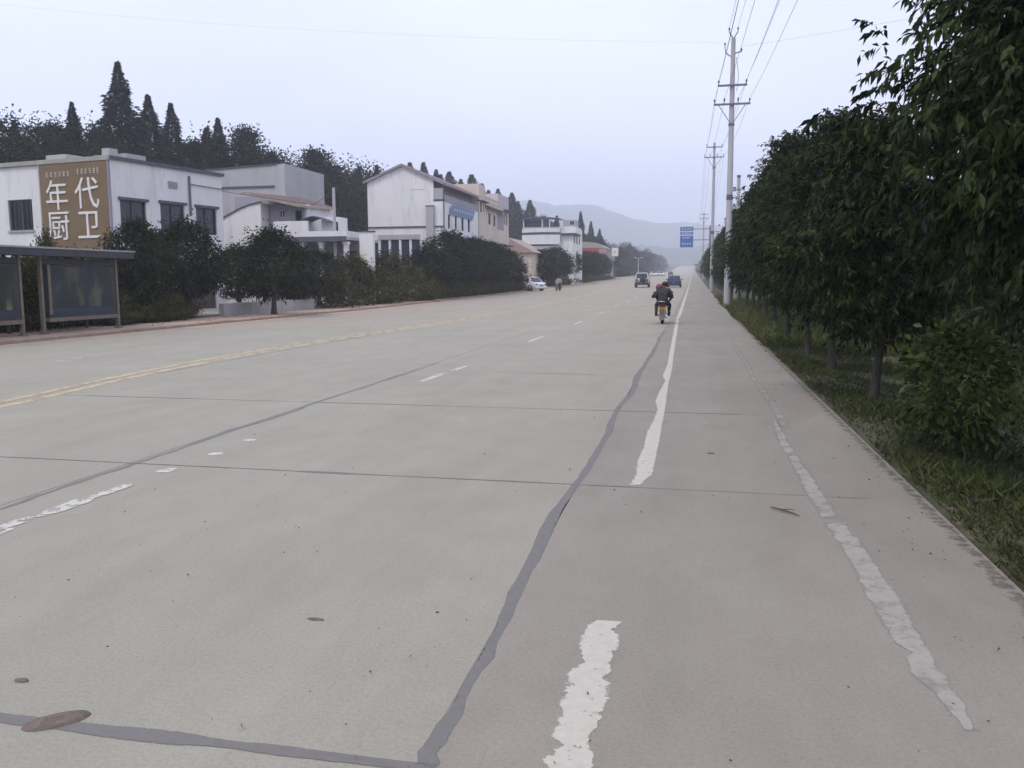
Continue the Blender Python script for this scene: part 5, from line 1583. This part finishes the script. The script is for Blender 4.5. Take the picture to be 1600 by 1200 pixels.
# ------------------------------------------------------------------ road sign, white sign, lamp post
zs = zg(2.5, 150)
sgn = empty('road_sign', (2.6, 150, zs), 0, 'blue rectangular road direction sign on an arm above the right edge of the road', 'road sign')
part(sgn, 'post', lambda s: s.tube([(0, 0, -.5), (0, 0, 9.4)], [.16, .12], M['steel'], 12))
part(sgn, 'arm', lambda s: (s.bar((0, 0, 8.9), (-4.85, 0, 8.9), .12, .12, M['steel']), s.bar((0, 0, 7.1), (-4.85, 0, 7.1), .12, .12, M['steel'])))
for (a, b) in [(8.55, 9.3), (7.95, 8.47), (5.85, 7.87)]:
    pn = part(sgn, 'sign_board', lambda s: s.box(-4.9, -2.75, -.16, -.1, a, b, M['bluesign']))
    def f(s):
        z, h = (a + b) / 2, b - a
        w_ = .05
        s.box(-4.86, -2.79, -.166, -.161, a + .02, a + .05, M['letter'])
        s.box(-4.86, -2.79, -.166, -.161, b - .05, b - .02, M['letter'])
        rows = 1 if h < 1 else 2
        for r_ in range(rows):
            zz = a + h * (r_ + .5) / rows + (.12 if rows == 2 else 0)
            squiggles(s, 'y', -4.65 + .1 * r_, -3.0 - .2 * r_, zz - .14, zz + .14, 4, 30 + int(a * 10) + r_, -.161, M['letter'], th=.05)
    part(pn, 'pale_lettering', f)
wsn = empty('square_sign', (-17.15, 195, zg(-17.6, 195)), 0, 'white square sign with rounded corners on a post at the left kerb', 'sign')
part(wsn, 'post', lambda s: s.tube([(0, 0, -.5), (0, 0, 5.4)], .07, M['steel'], 8))
bd = part(wsn, 'board', lambda s: s.prism([(-.72, 5.25), (-.55, 5.1), (.55, 5.1), (.72, 5.25), (.72, 6.75), (.55, 6.92), (-.55, 6.92), (-.72, 6.75)], -.1, -.05, M['letter']))
part(bd, 'emblem', lambda s: s.lathe([(.16, 0), (.3, 0), (.3, .008), (.16, .008)], M['wallgrey'], (0, -.112, 6.1), 'y', 16))
lp = empty('lamp_post', (-14.4 - 2.2, 270, zg(-18, 270)), 0, 'pale slender lamp post at the far left kerb above the silver off-road car', 'lamp post')
part(lp, 'pole', lambda s: s.tube([(0, 0, -.3), (0, 0, 5.6)], [.09, .06], M['wall'], 8))
part(lp, 'arm', lambda s: (s.bar((0, 0, 5.55), (.9, 0, 5.75), .08, .08, M['wall']), s.bar((0, 0, 5.55), (-.9, 0, 5.75), .08, .08, M['wall'])))
for sx in (-1, 1):
    part(lp, 'lamp_head', lambda s: s.box(sx * 1.1 - .3, sx * 1.1 + .3, -.14, .14, 5.7, 5.86, M['wall']))

# ------------------------------------------------------------------ cars (front looks to +y, origin on the ground at the middle)
def wheel(root, x, y, r, wd):
    s = MB()
    s.lathe([(r * .62, -wd / 2), (r * .93, -wd / 2), (r, -wd * .34), (r, wd * .34), (r * .93, wd / 2), (r * .62, wd / 2)], M['rubber'], (x, y, r), 'x', 18)
    t_ = s.build('wheel', root)
    sgn_ = 1 if x > 0 else -1
    g = MB()
    xo = x + sgn_ * wd * .42
    g.lathe([(0, 0), (r * .2, sgn_ * .01), (r * .24, 0), (r * .55, -sgn_ * .015), (r * .62, sgn_ * .01), (r * .62, -sgn_ * .05)], M['alloy'], (xo, y, r), 'x', 14)
    g.build('rim', t_)
def car(name, label, cat, loc, rz, L_, W, H, paint, rear='sedan', group=None):
    root = empty(name, loc, rz, label, cat, group)
    h = L_ / 2
    w = W / 2
    belt = H * .60
    def ring(y, zb, zt, k=1.0):
        ww = w * k
        return [(-ww * .90, y, zb), (-ww, y, zb + (zt - zb) * .25), (-ww, y, zt - (zt - zb) * .3), (-ww * .93, y, zt), (ww * .93, y, zt), (ww, y, zt - (zt - zb) * .3), (ww, y, zb + (zt - zb) * .25), (ww * .90, y, zb)]
    if rear == 'sedan':
        st = [(-h, .34, belt * .86, .86), (-h + .12, .26, belt * .98, .95), (-h + .7, .22, belt * 1.02, 1), (-h + 1.6, .20, belt, 1), (h - 1.5, .20, belt * .98, 1), (h - .6, .22, belt * .88, .97), (h - .15, .25, belt * .74, .9), (h, .32, belt * .64, .8)]
        cb = [(-h + .5, belt * 1.02), (-h + 1.15, H - .02), (-h + 1.6, H), (h - 2.1, H - .03), (h - 1.25, belt * .97)]
    else:
        st = [(-h, .45, belt * .96, .95), (-h + .08, .38, belt, 1), (-h + 1.4, .36, belt, 1), (h - 1.5, .36, belt * .98, 1), (h - .5, .38, belt * .90, .97), (h - .1, .42, belt * .84, .93), (h, .5, belt * .74, .88)]
        cb = [(-h + .02, belt), (-h + .16, H - .05), (-h + .5, H), (h - 2.0, H - .02), (h - 1.3, belt * .97)]
    s = MB()
    s.loft([ring(*a) for a in st], M[paint], smooth=False)
    def cring(y, z):
        k = (z - belt) / (H - belt)
        a = w * (.92 - .17 * max(0, k))
        return [(-w * .92, y, belt - .03), (-a, y, z), (a, y, z), (w * .92, y, belt - .03)]
    s.loft([cring(*a) for a in cb], M[paint])
    s.build('body', root)
    a0 = w * .92
    a1 = w * .75
    # glass set a few millimetres proud of the cabin
    def glass_quad(nm, q):
        q = [Vector(p) for p in q]
        n = (q[1] - q[0]).cross(q[3] - q[0]).normalized()
        c_ = sum(q, Vector()) / 4
        if n.dot(c_ - Vector((0, 0, belt))) < 0:
            n = -n
        q = [c_ + (p - c_) * .88 for p in q]
        g = MB()
        g.add([p + n * .004 for p in q] + [p + n * .016 for p in q], [(3, 2, 1, 0), (4, 5, 6, 7), (0, 1, 5, 4), (1, 2, 6, 5), (2, 3, 7, 6), (3, 0, 4, 7)], M['glass'])
        g.build(nm, root)
    yr0, zr0 = cb[0]
    yr1, zr1 = cb[1]
    glass_quad('rear_window', [(-a0 * .95, yr0, zr0 + .02), (a0 * .95, yr0, zr0 + .02), (a1, yr1, zr1), (-a1, yr1, zr1)])
    yf0, zf0 = cb[-1]
    yf1, zf1 = cb[-2]
    glass_quad('windscreen', [(a0 * .95, yf0, zf0 + .02), (-a0 * .95, yf0, zf0 + .02), (-a1, yf1, zf1), (a1, yf1, zf1)])
    ym = (yr1 + yf1) / 2
    for sx in (-1, 1):
        for (ya, yb) in ((cb[1][0] - .15, ym - .05), (ym + .05, cb[-2][0] + .25)):
            glass_quad('side_window', [(sx * a0, ya, belt), (sx * a0, yb, belt), (sx * a1, min(yb, yf1 + .05), H - .06), (sx * a1, max(ya, yr1), H - .06)])
    r = H * (.225 if rear == 'sedan' else .205)
    for sx in (-1, 1):
        for y in (-h + .82, h - .85):
            wheel(root, sx * (w - .10), y, r, .21)
        part(root, 'taillight', lambda s: s.box(sx * w * .72 - .13, sx * w * .72 + .13, -h - .015, -h + .06, belt * .72, belt * (.86 if rear == 'sedan' else .95), M['taillight']))
        part(root, 'headlight', lambda s: s.box(sx * w * .6 - .16, sx * w * .6 + .16, h - .12, h + .008, belt * .56, belt * .68, M['chrome']))
        part(root, 'wing_mirror', lambda s: s.box(sx * (w + .10) - .08, sx * (w + .10) + .08, h - 1.75, h - 1.6, belt + .02, belt + .16, M[paint]))
    part(root, 'rear_bumper', lambda s: s.box(-w * .93, w * .93, -h - .06, -h + .1, .30 if rear == 'sedan' else .42, .50 if rear == 'sedan' else .62, M['blackplastic' if rear != 'sedan' else paint]))
    part(root, 'front_bumper', lambda s: s.box(-w * .85, w * .85, h - .1, h + .05, .28, .48, M['blackplastic']))
    part(root, 'number_plate', lambda s: s.box(-.22, .22, -h - .075, -h - .061, .52 if rear == 'sedan' else .46, .64 if rear == 'sedan' else .58, M['bluesign']))
    return root, h, w, belt
SUVz = zr(108)
sv, h_, w_, b_ = car('offroad_car', 'boxy silver off-road car seen from behind with a dark spare wheel on its tailgate', 'car', (-6.22, 110.1, SUVz), R(1), 4.2, 1.78, 1.82, 'silver', 'suv')
def f(s):
    s.lathe([(0, -.22), (.30, -.22), (.36, -.17), (.36, -.02), (0, 0)], M['blackplastic'], (.12, -h_, .98), 'y', 18)
part(sv, 'spare_wheel', f)
part(sv, 'side_cladding', lambda s: (s.box(-w_ - .02, -w_ + .03, -h_ + .1, h_ - .3, .38, .62, M['cladding']), s.box(w_ - .03, w_ + .02, -h_ + .1, h_ - .3, .38, .62, M['cladding']), s.box(-w_ * .9, w_ * .9, -h_ - .02, -h_ + .02, .63, .86, M['cladding'])))
part(sv, 'roof_rail', lambda s: (s.box(-w_ * .7, -w_ * .66, -1.6, .6, 1.83, 1.87, M['steel']), s.box(w_ * .66, w_ * .7, -1.6, .6, 1.83, 1.87, M['steel'])))
car('saloon_car', 'dark blue saloon car driving away in the near lane ahead of the motorcycle', 'car', (-2.32, 110.3, SUVz), 0, 4.5, 1.74, 1.46, 'bluecar')
car('saloon_car', 'tiny dark saloon car far up the road, right of the two white ones', 'car', (-8.3, 330, zr(330)), 0, 4.6, 1.75, 1.5, 'bluecar')
car('saloon_car', 'left one of two tiny white cars far up the road', 'car', (-12.9, 290, zr(290)), R(200), 4.5, 1.8, 1.5, 'whitecar', group='far white cars')
car('saloon_car', 'right one of two tiny white cars far up the road', 'car', (-11.0, 305, zr(305)), R(195), 4.5, 1.8, 1.5, 'whitecar', group='far white cars')
car('parked_car', 'white saloon car parked at the left kerb beside the hedge end', 'car', (-17.6, 92.5, zr(92)), R(52), 4.5, 1.75, 1.46, 'whitecar')

# ------------------------------------------------------------------ motorcycle (front looks to +y, rear tyre touches the ground at the origin)
def motorcycle(loc, rz, sc, label):
    m = empty('motorcycle', loc, rz, label, 'motorcycle')
    m.scale = (sc, sc, sc)
    for y, nm in ((0, 'rear_wheel'), (1.25, 'front_wheel')):
        s = MB()
        s.lathe([(.235, -.045), (.275, -.045), (.30, -.02), (.30, .02), (.275, .045), (.235, .045), (.235, -.045)], M['rubber'], (0, y, .30), 'x', 22)
        t_ = s.build(nm, m)
        g = MB()
        g.lathe([(.20, -.025), (.238, -.03), (.238, .03), (.20, .025), (.20, -.025)], M['alloy'], (0, y, .30), 'x', 18)
        g.tube([(-.06, y, .30), (.06, y, .30)], .06, M['steel'], 10)
        for k in range(6):
            a = k * math.pi / 3
            g.bar((0, y + .05 * math.cos(a), .30 + .05 * math.sin(a)), (0, y + .22 * math.cos(a), .30 + .22 * math.sin(a)), .025, .02, M['alloy'])
        g.build('rim', t_)
    part(m, 'rear_fender', lambda s: [s.bar((0, .33 * math.sin(a) * -1 + 0, .30 + .34 * math.cos(a)), (0, .33 * math.sin(a + .3) * -1, .30 + .34 * math.cos(a + .3)), .15, .015, M['maroon']) for a in [-.6 + .3 * k for k in range(7)]])
    part(m, 'mudflap', lambda s: s.prism([(-.10, .16), (.10, .16), (.085, .50), (-.085, .50)], -.37, -.355, M['greyplastic']))
    pl = part(m, 'number_plate', lambda s: s.box(-.125, .125, -.42, -.405, .46, .64, M['plate']))
    part(pl, 'plate_marks', lambda s: (squiggles(s, 'y', -.08, .08, .565, .615, 2, 71, -.421, M['platechar'], th=.012), squiggles(s, 'y', -.105, .105, .485, .545, 5, 72, -.421, M['platechar'], th=.012)))
    part(m, 'taillight', lambda s: s.prism([(-.11, .665), (.11, .665), (.085, .745), (-.085, .745)], -.43, -.34, M['taillight']))
    for sx in (-1, 1):
        part(m, 'turn_signal', lambda s: (s.bar((sx * .08, -.36, .66), (sx * .20, -.36, .66), .02, .02, M['blackplastic']), s.ball((sx * .22, -.36, .66), (.045, .03, .03), M['shutter'], 8, 6)))
        part(m, 'shock_absorber', lambda s: s.tube([(sx * .10, 0, .32), (sx * .10, .12, .70)], .028, M['chrome'], 8))
        part(m, 'fork_leg', lambda s: s.tube([(sx * .08, 1.25, .30), (sx * .08, 1.02, .92)], .022, M['chrome'], 8))
        part(m, 'foot_peg', lambda s: (s.bar((sx * .1, .52, .30), (sx * .30, .52, .30), .03, .03, M['blackplastic']), s.bar((sx * .1, .18, .36), (sx * .28, .18, .36), .03, .03, M['blackplastic'])))
        part(m, 'mirror', lambda s: (s.tube([(sx * .26, .92, 1.0), (sx * .34, .90, 1.18)], .008, M['blackplastic'], 6), s.ball((sx * .345, .90, 1.19), (.045, .012, .03), M['blackplastic'], 10, 6)))
    part(m, 'seat', lambda s: s.loft([[(-.10, y, z - .05), (-.13, y, z), (-.09, y, z + .04), (.09, y, z + .04), (.13, y, z), (.10, y, z - .05)] for y, z in ((-.30, .79), (-.1, .77), (.25, .745), (.45, .74), (.62, .78))], M['blackplastic'], True))
    part(m, 'grab_rail', lambda s: s.tube([(-.12, -.05, .80), (-.14, -.28, .84), (-.10, -.42, .86), (.10, -.42, .86), (.14, -.28, .84), (.12, -.05, .80)], .016, M['chrome'], 8))
    part(m, 'fuel_tank', lambda s: s.ball((0, .80, .82), (.15, .24, .13), M['maroon'], 14, 8))
    part(m, 'frame', lambda s: (s.tube([(0, 1.02, .85), (0, .85, .32), (0, .45, .26), (0, .15, .32), (0, 0, .62)], .025, M['blackplastic'], 8), s.tube([(0, 1.02, .9), (0, .5, .70), (0, -.3, .72)], .025, M['blackplastic'], 8), s.bar((-.07, 0, .30), (-.07, .45, .34), .03, .05, M['blackplastic']), s.bar((.07, 0, .30), (.07, .45, .34), .03, .05, M['blackplastic'])))
    part(m, 'engine', lambda s: (s.box(-.13, .13, .42, .74, .24, .44, M['steel']), s.tube([(0, .68, .42), (0, .76, .62)], [.10, .085], M['steel'], 10)))
    part(m, 'exhaust', lambda s: s.tube([(.10, .76, .40), (.13, .70, .22), (.15, .3, .24), (.16, -.22, .33)], [.022, .022, .035, .045], M['chrome'], 10))
    part(m, 'handlebar', lambda s: (s.tube([(-.36, .84, .98), (-.22, .92, 1.02), (0, .98, .98), (.22, .92, 1.02), (.36, .84, .98)], .014, M['chrome'], 8), s.tube([(-.38, .83, .975), (-.26, .90, 1.01)], .02, M['rubber'], 8), s.tube([(.26, .90, 1.01), (.38, .83, .975)], .02, M['rubber'], 8)))
    part(m, 'headlight', lambda s: s.lathe([(0, .0), (.09, .0), (.10, .06), (.06, .15), (0, .17)][::-1], M['chrome'], (0, 1.10, .86), 'y', 14))
    part(m, 'front_fender', lambda s: [s.bar((0, 1.25 + .33 * math.sin(a), .30 + .33 * math.cos(a)), (0, 1.25 + .33 * math.sin(a + .3), .30 + .33 * math.cos(a + .3)), .12, .012, M['maroon']) for a in [-.9 + .3 * k for k in range(5)]])
    return m

def person(loc, rz, sc, J, mats, label, headgear, group=None, bulk=1.0):
    """one continuous skinned body from joints J; mats = (top, trousers)"""
    root = empty('person', loc, rz, label, 'person', group)
    root.scale = (sc, sc, sc)
    V, E, Rr, Z = [], [], [], []
    ix = {}
    def add(nm, p, r, z, par=None):
        ix[nm] = len(V)
        V.append(tuple(p))
        Rr.append(r)
        Z.append(z)
        if par is not None:
            E.append((ix[par], ix[nm]))
    j = {k: Vector(v) for k, v in J.items()}
    add('pelvis', j['pelvis'], .145, 'leg')
    add('waist', j['pelvis'].lerp(j['chest'], .4), .145 * bulk, 'top', 'pelvis')
    add('chest', j['chest'], .155 * bulk, 'top', 'waist')
    add('neckb', j['chest'].lerp(j['neck'], .75), .09, 'top', 'chest')
    add('neck', j['neck'], .055, 'skin', 'neckb')
    add('head0', j['neck'].lerp(j['head'], .6), .075, 'skin', 'neck')
    add('head', j['head'], .098, 'skin', 'head0')
    add('crown', j['head'] + (j['head'] - j['neck']).normalized() * .075, .075, 'skin', 'head')
    for sd_ in ('L', 'R'):
        add('sh' + sd_, j['sh' + sd_], .075 * bulk, 'top', 'chest')
        add('el' + sd_, j['el' + sd_], .055 * bulk, 'top', 'sh' + sd_)
        add('wr' + sd_, j['wr' + sd_], .036, 'top', 'el' + sd_)
        hd = (j['wr' + sd_] - j['el' + sd_]).normalized()
        palm = j['wr' + sd_] + hd * .06
        add('pa' + sd_, palm, .034, 'skin', 'wr' + sd_)
        side = Vector((0, 0, 1)).cross(hd)
        side = side.normalized() if side.length > .1 else Vector((1, 0, 0))
        dn = Vector((0, 0, -1))
        for q in range(4):
            o = side * (.027 * (q - 1.5))
            ln = (.052, .060, .056, .042)[q]
            add('f%d%s' % (q, sd_), palm + o + hd * .035, .0095, 'skin', 'pa' + sd_)
            add('g%d%s' % (q, sd_), palm + o + hd * (.035 + ln * .55) + dn * .018, .0088, 'skin', 'f%d%s' % (q, sd_))
            add('h%d%s' % (q, sd_), palm + o + hd * (.035 + ln * .45) + dn * .046, .0078, 'skin', 'g%d%s' % (q, sd_))
        ts = 1 if sd_ == 'L' else -1
        add('t0' + sd_, palm - side * ts * -.034 + hd * .005 + dn * .01, .011, 'skin', 'pa' + sd_)
        add('t1' + sd_, palm - side * ts * -.040 + hd * .035 + dn * .032, .0095, 'skin', 't0' + sd_)
        add('hp' + sd_, j['hp' + sd_], .105, 'leg', 'pelvis')
        add('kn' + sd_, j['kn' + sd_], .072, 'leg', 'hp' + sd_)
        add('ca' + sd_, j['kn' + sd_].lerp(j['an' + sd_], .35), .062, 'leg', 'kn' + sd_)
        add('an' + sd_, j['an' + sd_], .042, 'leg', 'ca' + sd_)
        add('to' + sd_, j['to' + sd_], .034, 'shoe', 'an' + sd_)
    me = bpy.data.meshes.new('body')
    me.from_pydata(V, E, [])
    o = bpy.data.objects.new('body', me)
    COL.objects.link(o)
    o.modifiers.new('skin', 'SKIN')
    sub = o.modifiers.new('sub', 'SUBSURF')
    sub.levels = sub.render_levels = 2
    for i, d in enumerate(me.skin_vertices[0].data):
        d.radius = (Rr[i], Rr[i] * (0.8 if Z[i] == 'top' and i < 4 else 1))
        d.use_root = (i == 0)
    body = bpy.data.meshes.new_from_object(o.evaluated_get(bpy.context.evaluated_depsgraph_get()))
    bpy.data.objects.remove(o)
    body.name = 'body'
    for m_ in (mats[0], mats[1], 'skin', 'shoe'):
        body.materials.append(M[m_])
    zi = {'top': 0, 'leg': 1, 'skin': 2, 'shoe': 3}
    A_ = np.array(V)
    cen = np.array([p.center for p in body.polygons])
    best = np.full(len(cen), 1e9)
    lab = np.zeros(len(cen), int)
    for a, b in E:
        p, q = A_[a], A_[b]
        d = q - p
        t_ = np.clip(((cen - p) @ d) / max(1e-9, d @ d), 0, 1)
        ds = np.linalg.norm(cen - (p + t_[:, None] * d), axis=1) / (Rr[a] * (1 - t_) + Rr[b] * t_)
        zz = np.where(t_ < .5, zi[Z[a]], zi[Z[b]])
        k = ds < best
        lab[k] = zz[k]
        best[k] = ds[k]
    body.polygons.foreach_set('material_index', lab.astype(np.int32))
    body.polygons.foreach_set('use_smooth', np.ones(len(lab), bool))
    link('body', body, root)
    up_ = (j['head'] - j['neck']).normalized()
    fwd = (Vector((0, 1, 0)) - up_ * up_.y).normalized()
    sx_ = fwd.cross(up_)
    hc = j['head']
    def hp_(a, b, c_):
        return hc + sx_ * a + fwd * b + up_ * c_
    s = MB()
    for e in (-1, 1):
        s.ball(hp_(.034 * e, .088, .012), .013, M['letter'], 8, 6)
        s.ball(hp_(.034 * e, .098, .012), .006, M['hair'], 6, 5)
        s.ball(hp_(.098 * e, -.005, -.005), (.014, .022, .03), M['skin'], 8, 6)
    s.tube([hp_(0, .092, .03), hp_(0, .118, -.012)], [.009, .015], M['skin'], 8)
    s.bar(hp_(-.024, .097, -.045), hp_(.024, .097, -.045), .006, .009, M['maroon'])
    s.build('face', root)
    if headgear == 'helmet':
        s = MB()
        pr = []
        for k in range(8):
            a = math.pi / 2 * k / 7
            pr.append((.142 * math.cos(a), .150 * math.sin(a)))
        vv = []
        n = 18
        for r_, hz in [(.137, -.055), (.142, -.02)] + pr:
            for q in range(n):
                t_ = 6.2832 * q / n
                vv.append(hp_(r_ * math.cos(t_), r_ * 1.12 * math.sin(t_) - .005, hz + .02))
        s.add(vv, [(i * n + q, i * n + (q + 1) % n, (i + 1) * n + (q + 1) % n, (i + 1) * n + q) for i in range(9) for q in range(n)], M['helmet'], True)
        hm = s.build('helmet', root)
        g = MB()
        g.tube([hp_(.138 * math.cos(t_), .155 * math.sin(t_), -.03) for t_ in np.linspace(0, 6.2832, 24)], .012, M['blackplastic'], 6)
        g.tube([hp_(-.125, .02, -.04), hp_(-.07, .06, -.115), hp_(.07, .06, -.115), hp_(.125, .02, -.04)], .008, M['blackplastic'], 5)
        g.build('strap', hm)
    else:
        rg = np.random.default_rng(8)
        s = MB()
        n, kk = 18, 9
        vv = []
        for i in range(kk + 1):
            a = math.pi * .64 * i / kk
            for q in range(n):
                t_ = 6.2832 * q / n
                front = max(0, math.sin(t_))
                aa = a * (1 - .34 * front)
                r_ = .113 + .006 * rg.random()
                vv.append(hp_(r_ * math.sin(aa) * math.cos(t_), r_ * 1.06 * math.sin(aa) * math.sin(t_) - .012, r_ * math.cos(aa) + .03))
        s.add(vv, [(i * n + q, i * n + (q + 1) % n, (i + 1) * n + (q + 1) % n, (i + 1) * n + q) for i in range(kk) for q in range(n)], M['hair'], True)
        s.build('hair', root)
    s = MB()
    for sd_ in ('L', 'R'):
        a, t_ = j['an' + sd_], j['to' + sd_]
        d = (t_ - a)
        d.z = 0
        d = d.normalized()
        b0 = a + Vector((0, 0, -.06)) - d * .06
        px_ = Vector((-d.y, d.x, 0))
        rings = []
        for q, (wd, ht) in ((0, (.034, .085)), (.07, (.038, .08)), (.15, (.045, .055)), (.21, (.040, .045)), (.245, (.02, .03))):
            c_ = b0 + d * q
            rings.append([c_ - px_ * wd, c_ + px_ * wd, c_ + px_ * wd * .8 + Vector((0, 0, ht)), c_ - px_ * wd * .8 + Vector((0, 0, ht))])
        s.loft(rings, M['shoe'], True)
    s.build('shoes', root)
    return root

MY = 30.98
mc = motorcycle((-1.05, MY, 0), R(0), 0.93, 'maroon motorcycle with a yellow number plate carrying two riders away along the near lane')
pil = dict(pelvis=(.02, .02, .86), chest=(.05, .10, 1.18), neck=(.06, .12, 1.36), head=(.07, .13, 1.46), shL=(-.15, .11, 1.28), shR=(.25, .10, 1.28), elL=(-.25, .20, 1.05), elR=(.36, .16, 1.03), wrL=(-.20, .40, .92), wrR=(.27, .38, .90), hpL=(-.10, .06, .84), hpR=(.14, .06, .84), knL=(-.25, .42, .70), knR=(.27, .42, .70), anL=(-.24, .16, .44), anR=(.26, .16, .44), toL=(-.26, .32, .39), toR=(.28, .32, .39))
drv = dict(pelvis=(-.02, .42, .84), chest=(-.07, .50, 1.12), neck=(-.10, .53, 1.25), head=(-.13, .56, 1.35), shL=(-.27, .51, 1.18), shR=(.12, .51, 1.18), elL=(-.40, .62, 1.0), elR=(.30, .62, .98), wrL=(-.36, .80, 1.01), wrR=(.33, .82, 1.0), hpL=(-.12, .44, .82), hpR=(.10, .44, .82), knL=(-.25, .80, .68), knR=(.23, .80, .68), anL=(-.24, .52, .38), anR=(.23, .52, .38), toL=(-.26, .68, .33), toR=(.25, .68, .33))
person((-1.05, MY, 0), 0, 0.93, pil, ('jacket', 'trousers'), 'person in a bulky black jacket with dark hair riding pillion on the motorcycle', 'hair', None, 1.22)
person((-1.05, MY, 0), 0, 0.93, drv, ('navy', 'trousers'), 'person in a navy jacket and dull red helmet steering the nearer motorcycle', 'helmet')
zz_ = zr(91)
motorcycle((-13.95, 92, zz_), R(172), 0.95, 'small distant motorcycle coming towards us near the left kerb')
dr2 = {k: (v[0] + (0.05 if k in ('chest', 'neck', 'head') else 0.02), v[1], v[2] + (.10 if k in ('head', 'neck', 'chest', 'shL', 'shR') else 0)) for k, v in drv.items()}
person((-13.95, 92, zz_), R(172), 0.95, dr2, ('pink', 'trousers'), 'person in a pinkish top riding the distant motorcycle near the left kerb', 'hair')

# ------------------------------------------------------------------ air
def haze():
    s = MB()
    s.box(-3200, 3200, -300, 3600, -8.0, 262.0, M['wall'])
    o = s.build('haze')
    m = bpy.data.materials.new('haze_air')
    t, out = nodes(m)
    v = t.nodes.new('ShaderNodeVolumePrincipled')
    v.inputs['Color'].default_value = (0.93, 0.95, 1.0, 1)
    v.inputs['Density'].default_value = 0.00075
    v.inputs['Anisotropy'].default_value = 0.2
    t.links.new(v.outputs[0], out.inputs['Volume'])
    o.data.materials.clear()
    o.data.materials.append(m)
    tag(o, 'thin bluish haze filling the valley air', kind='stuff')
haze()
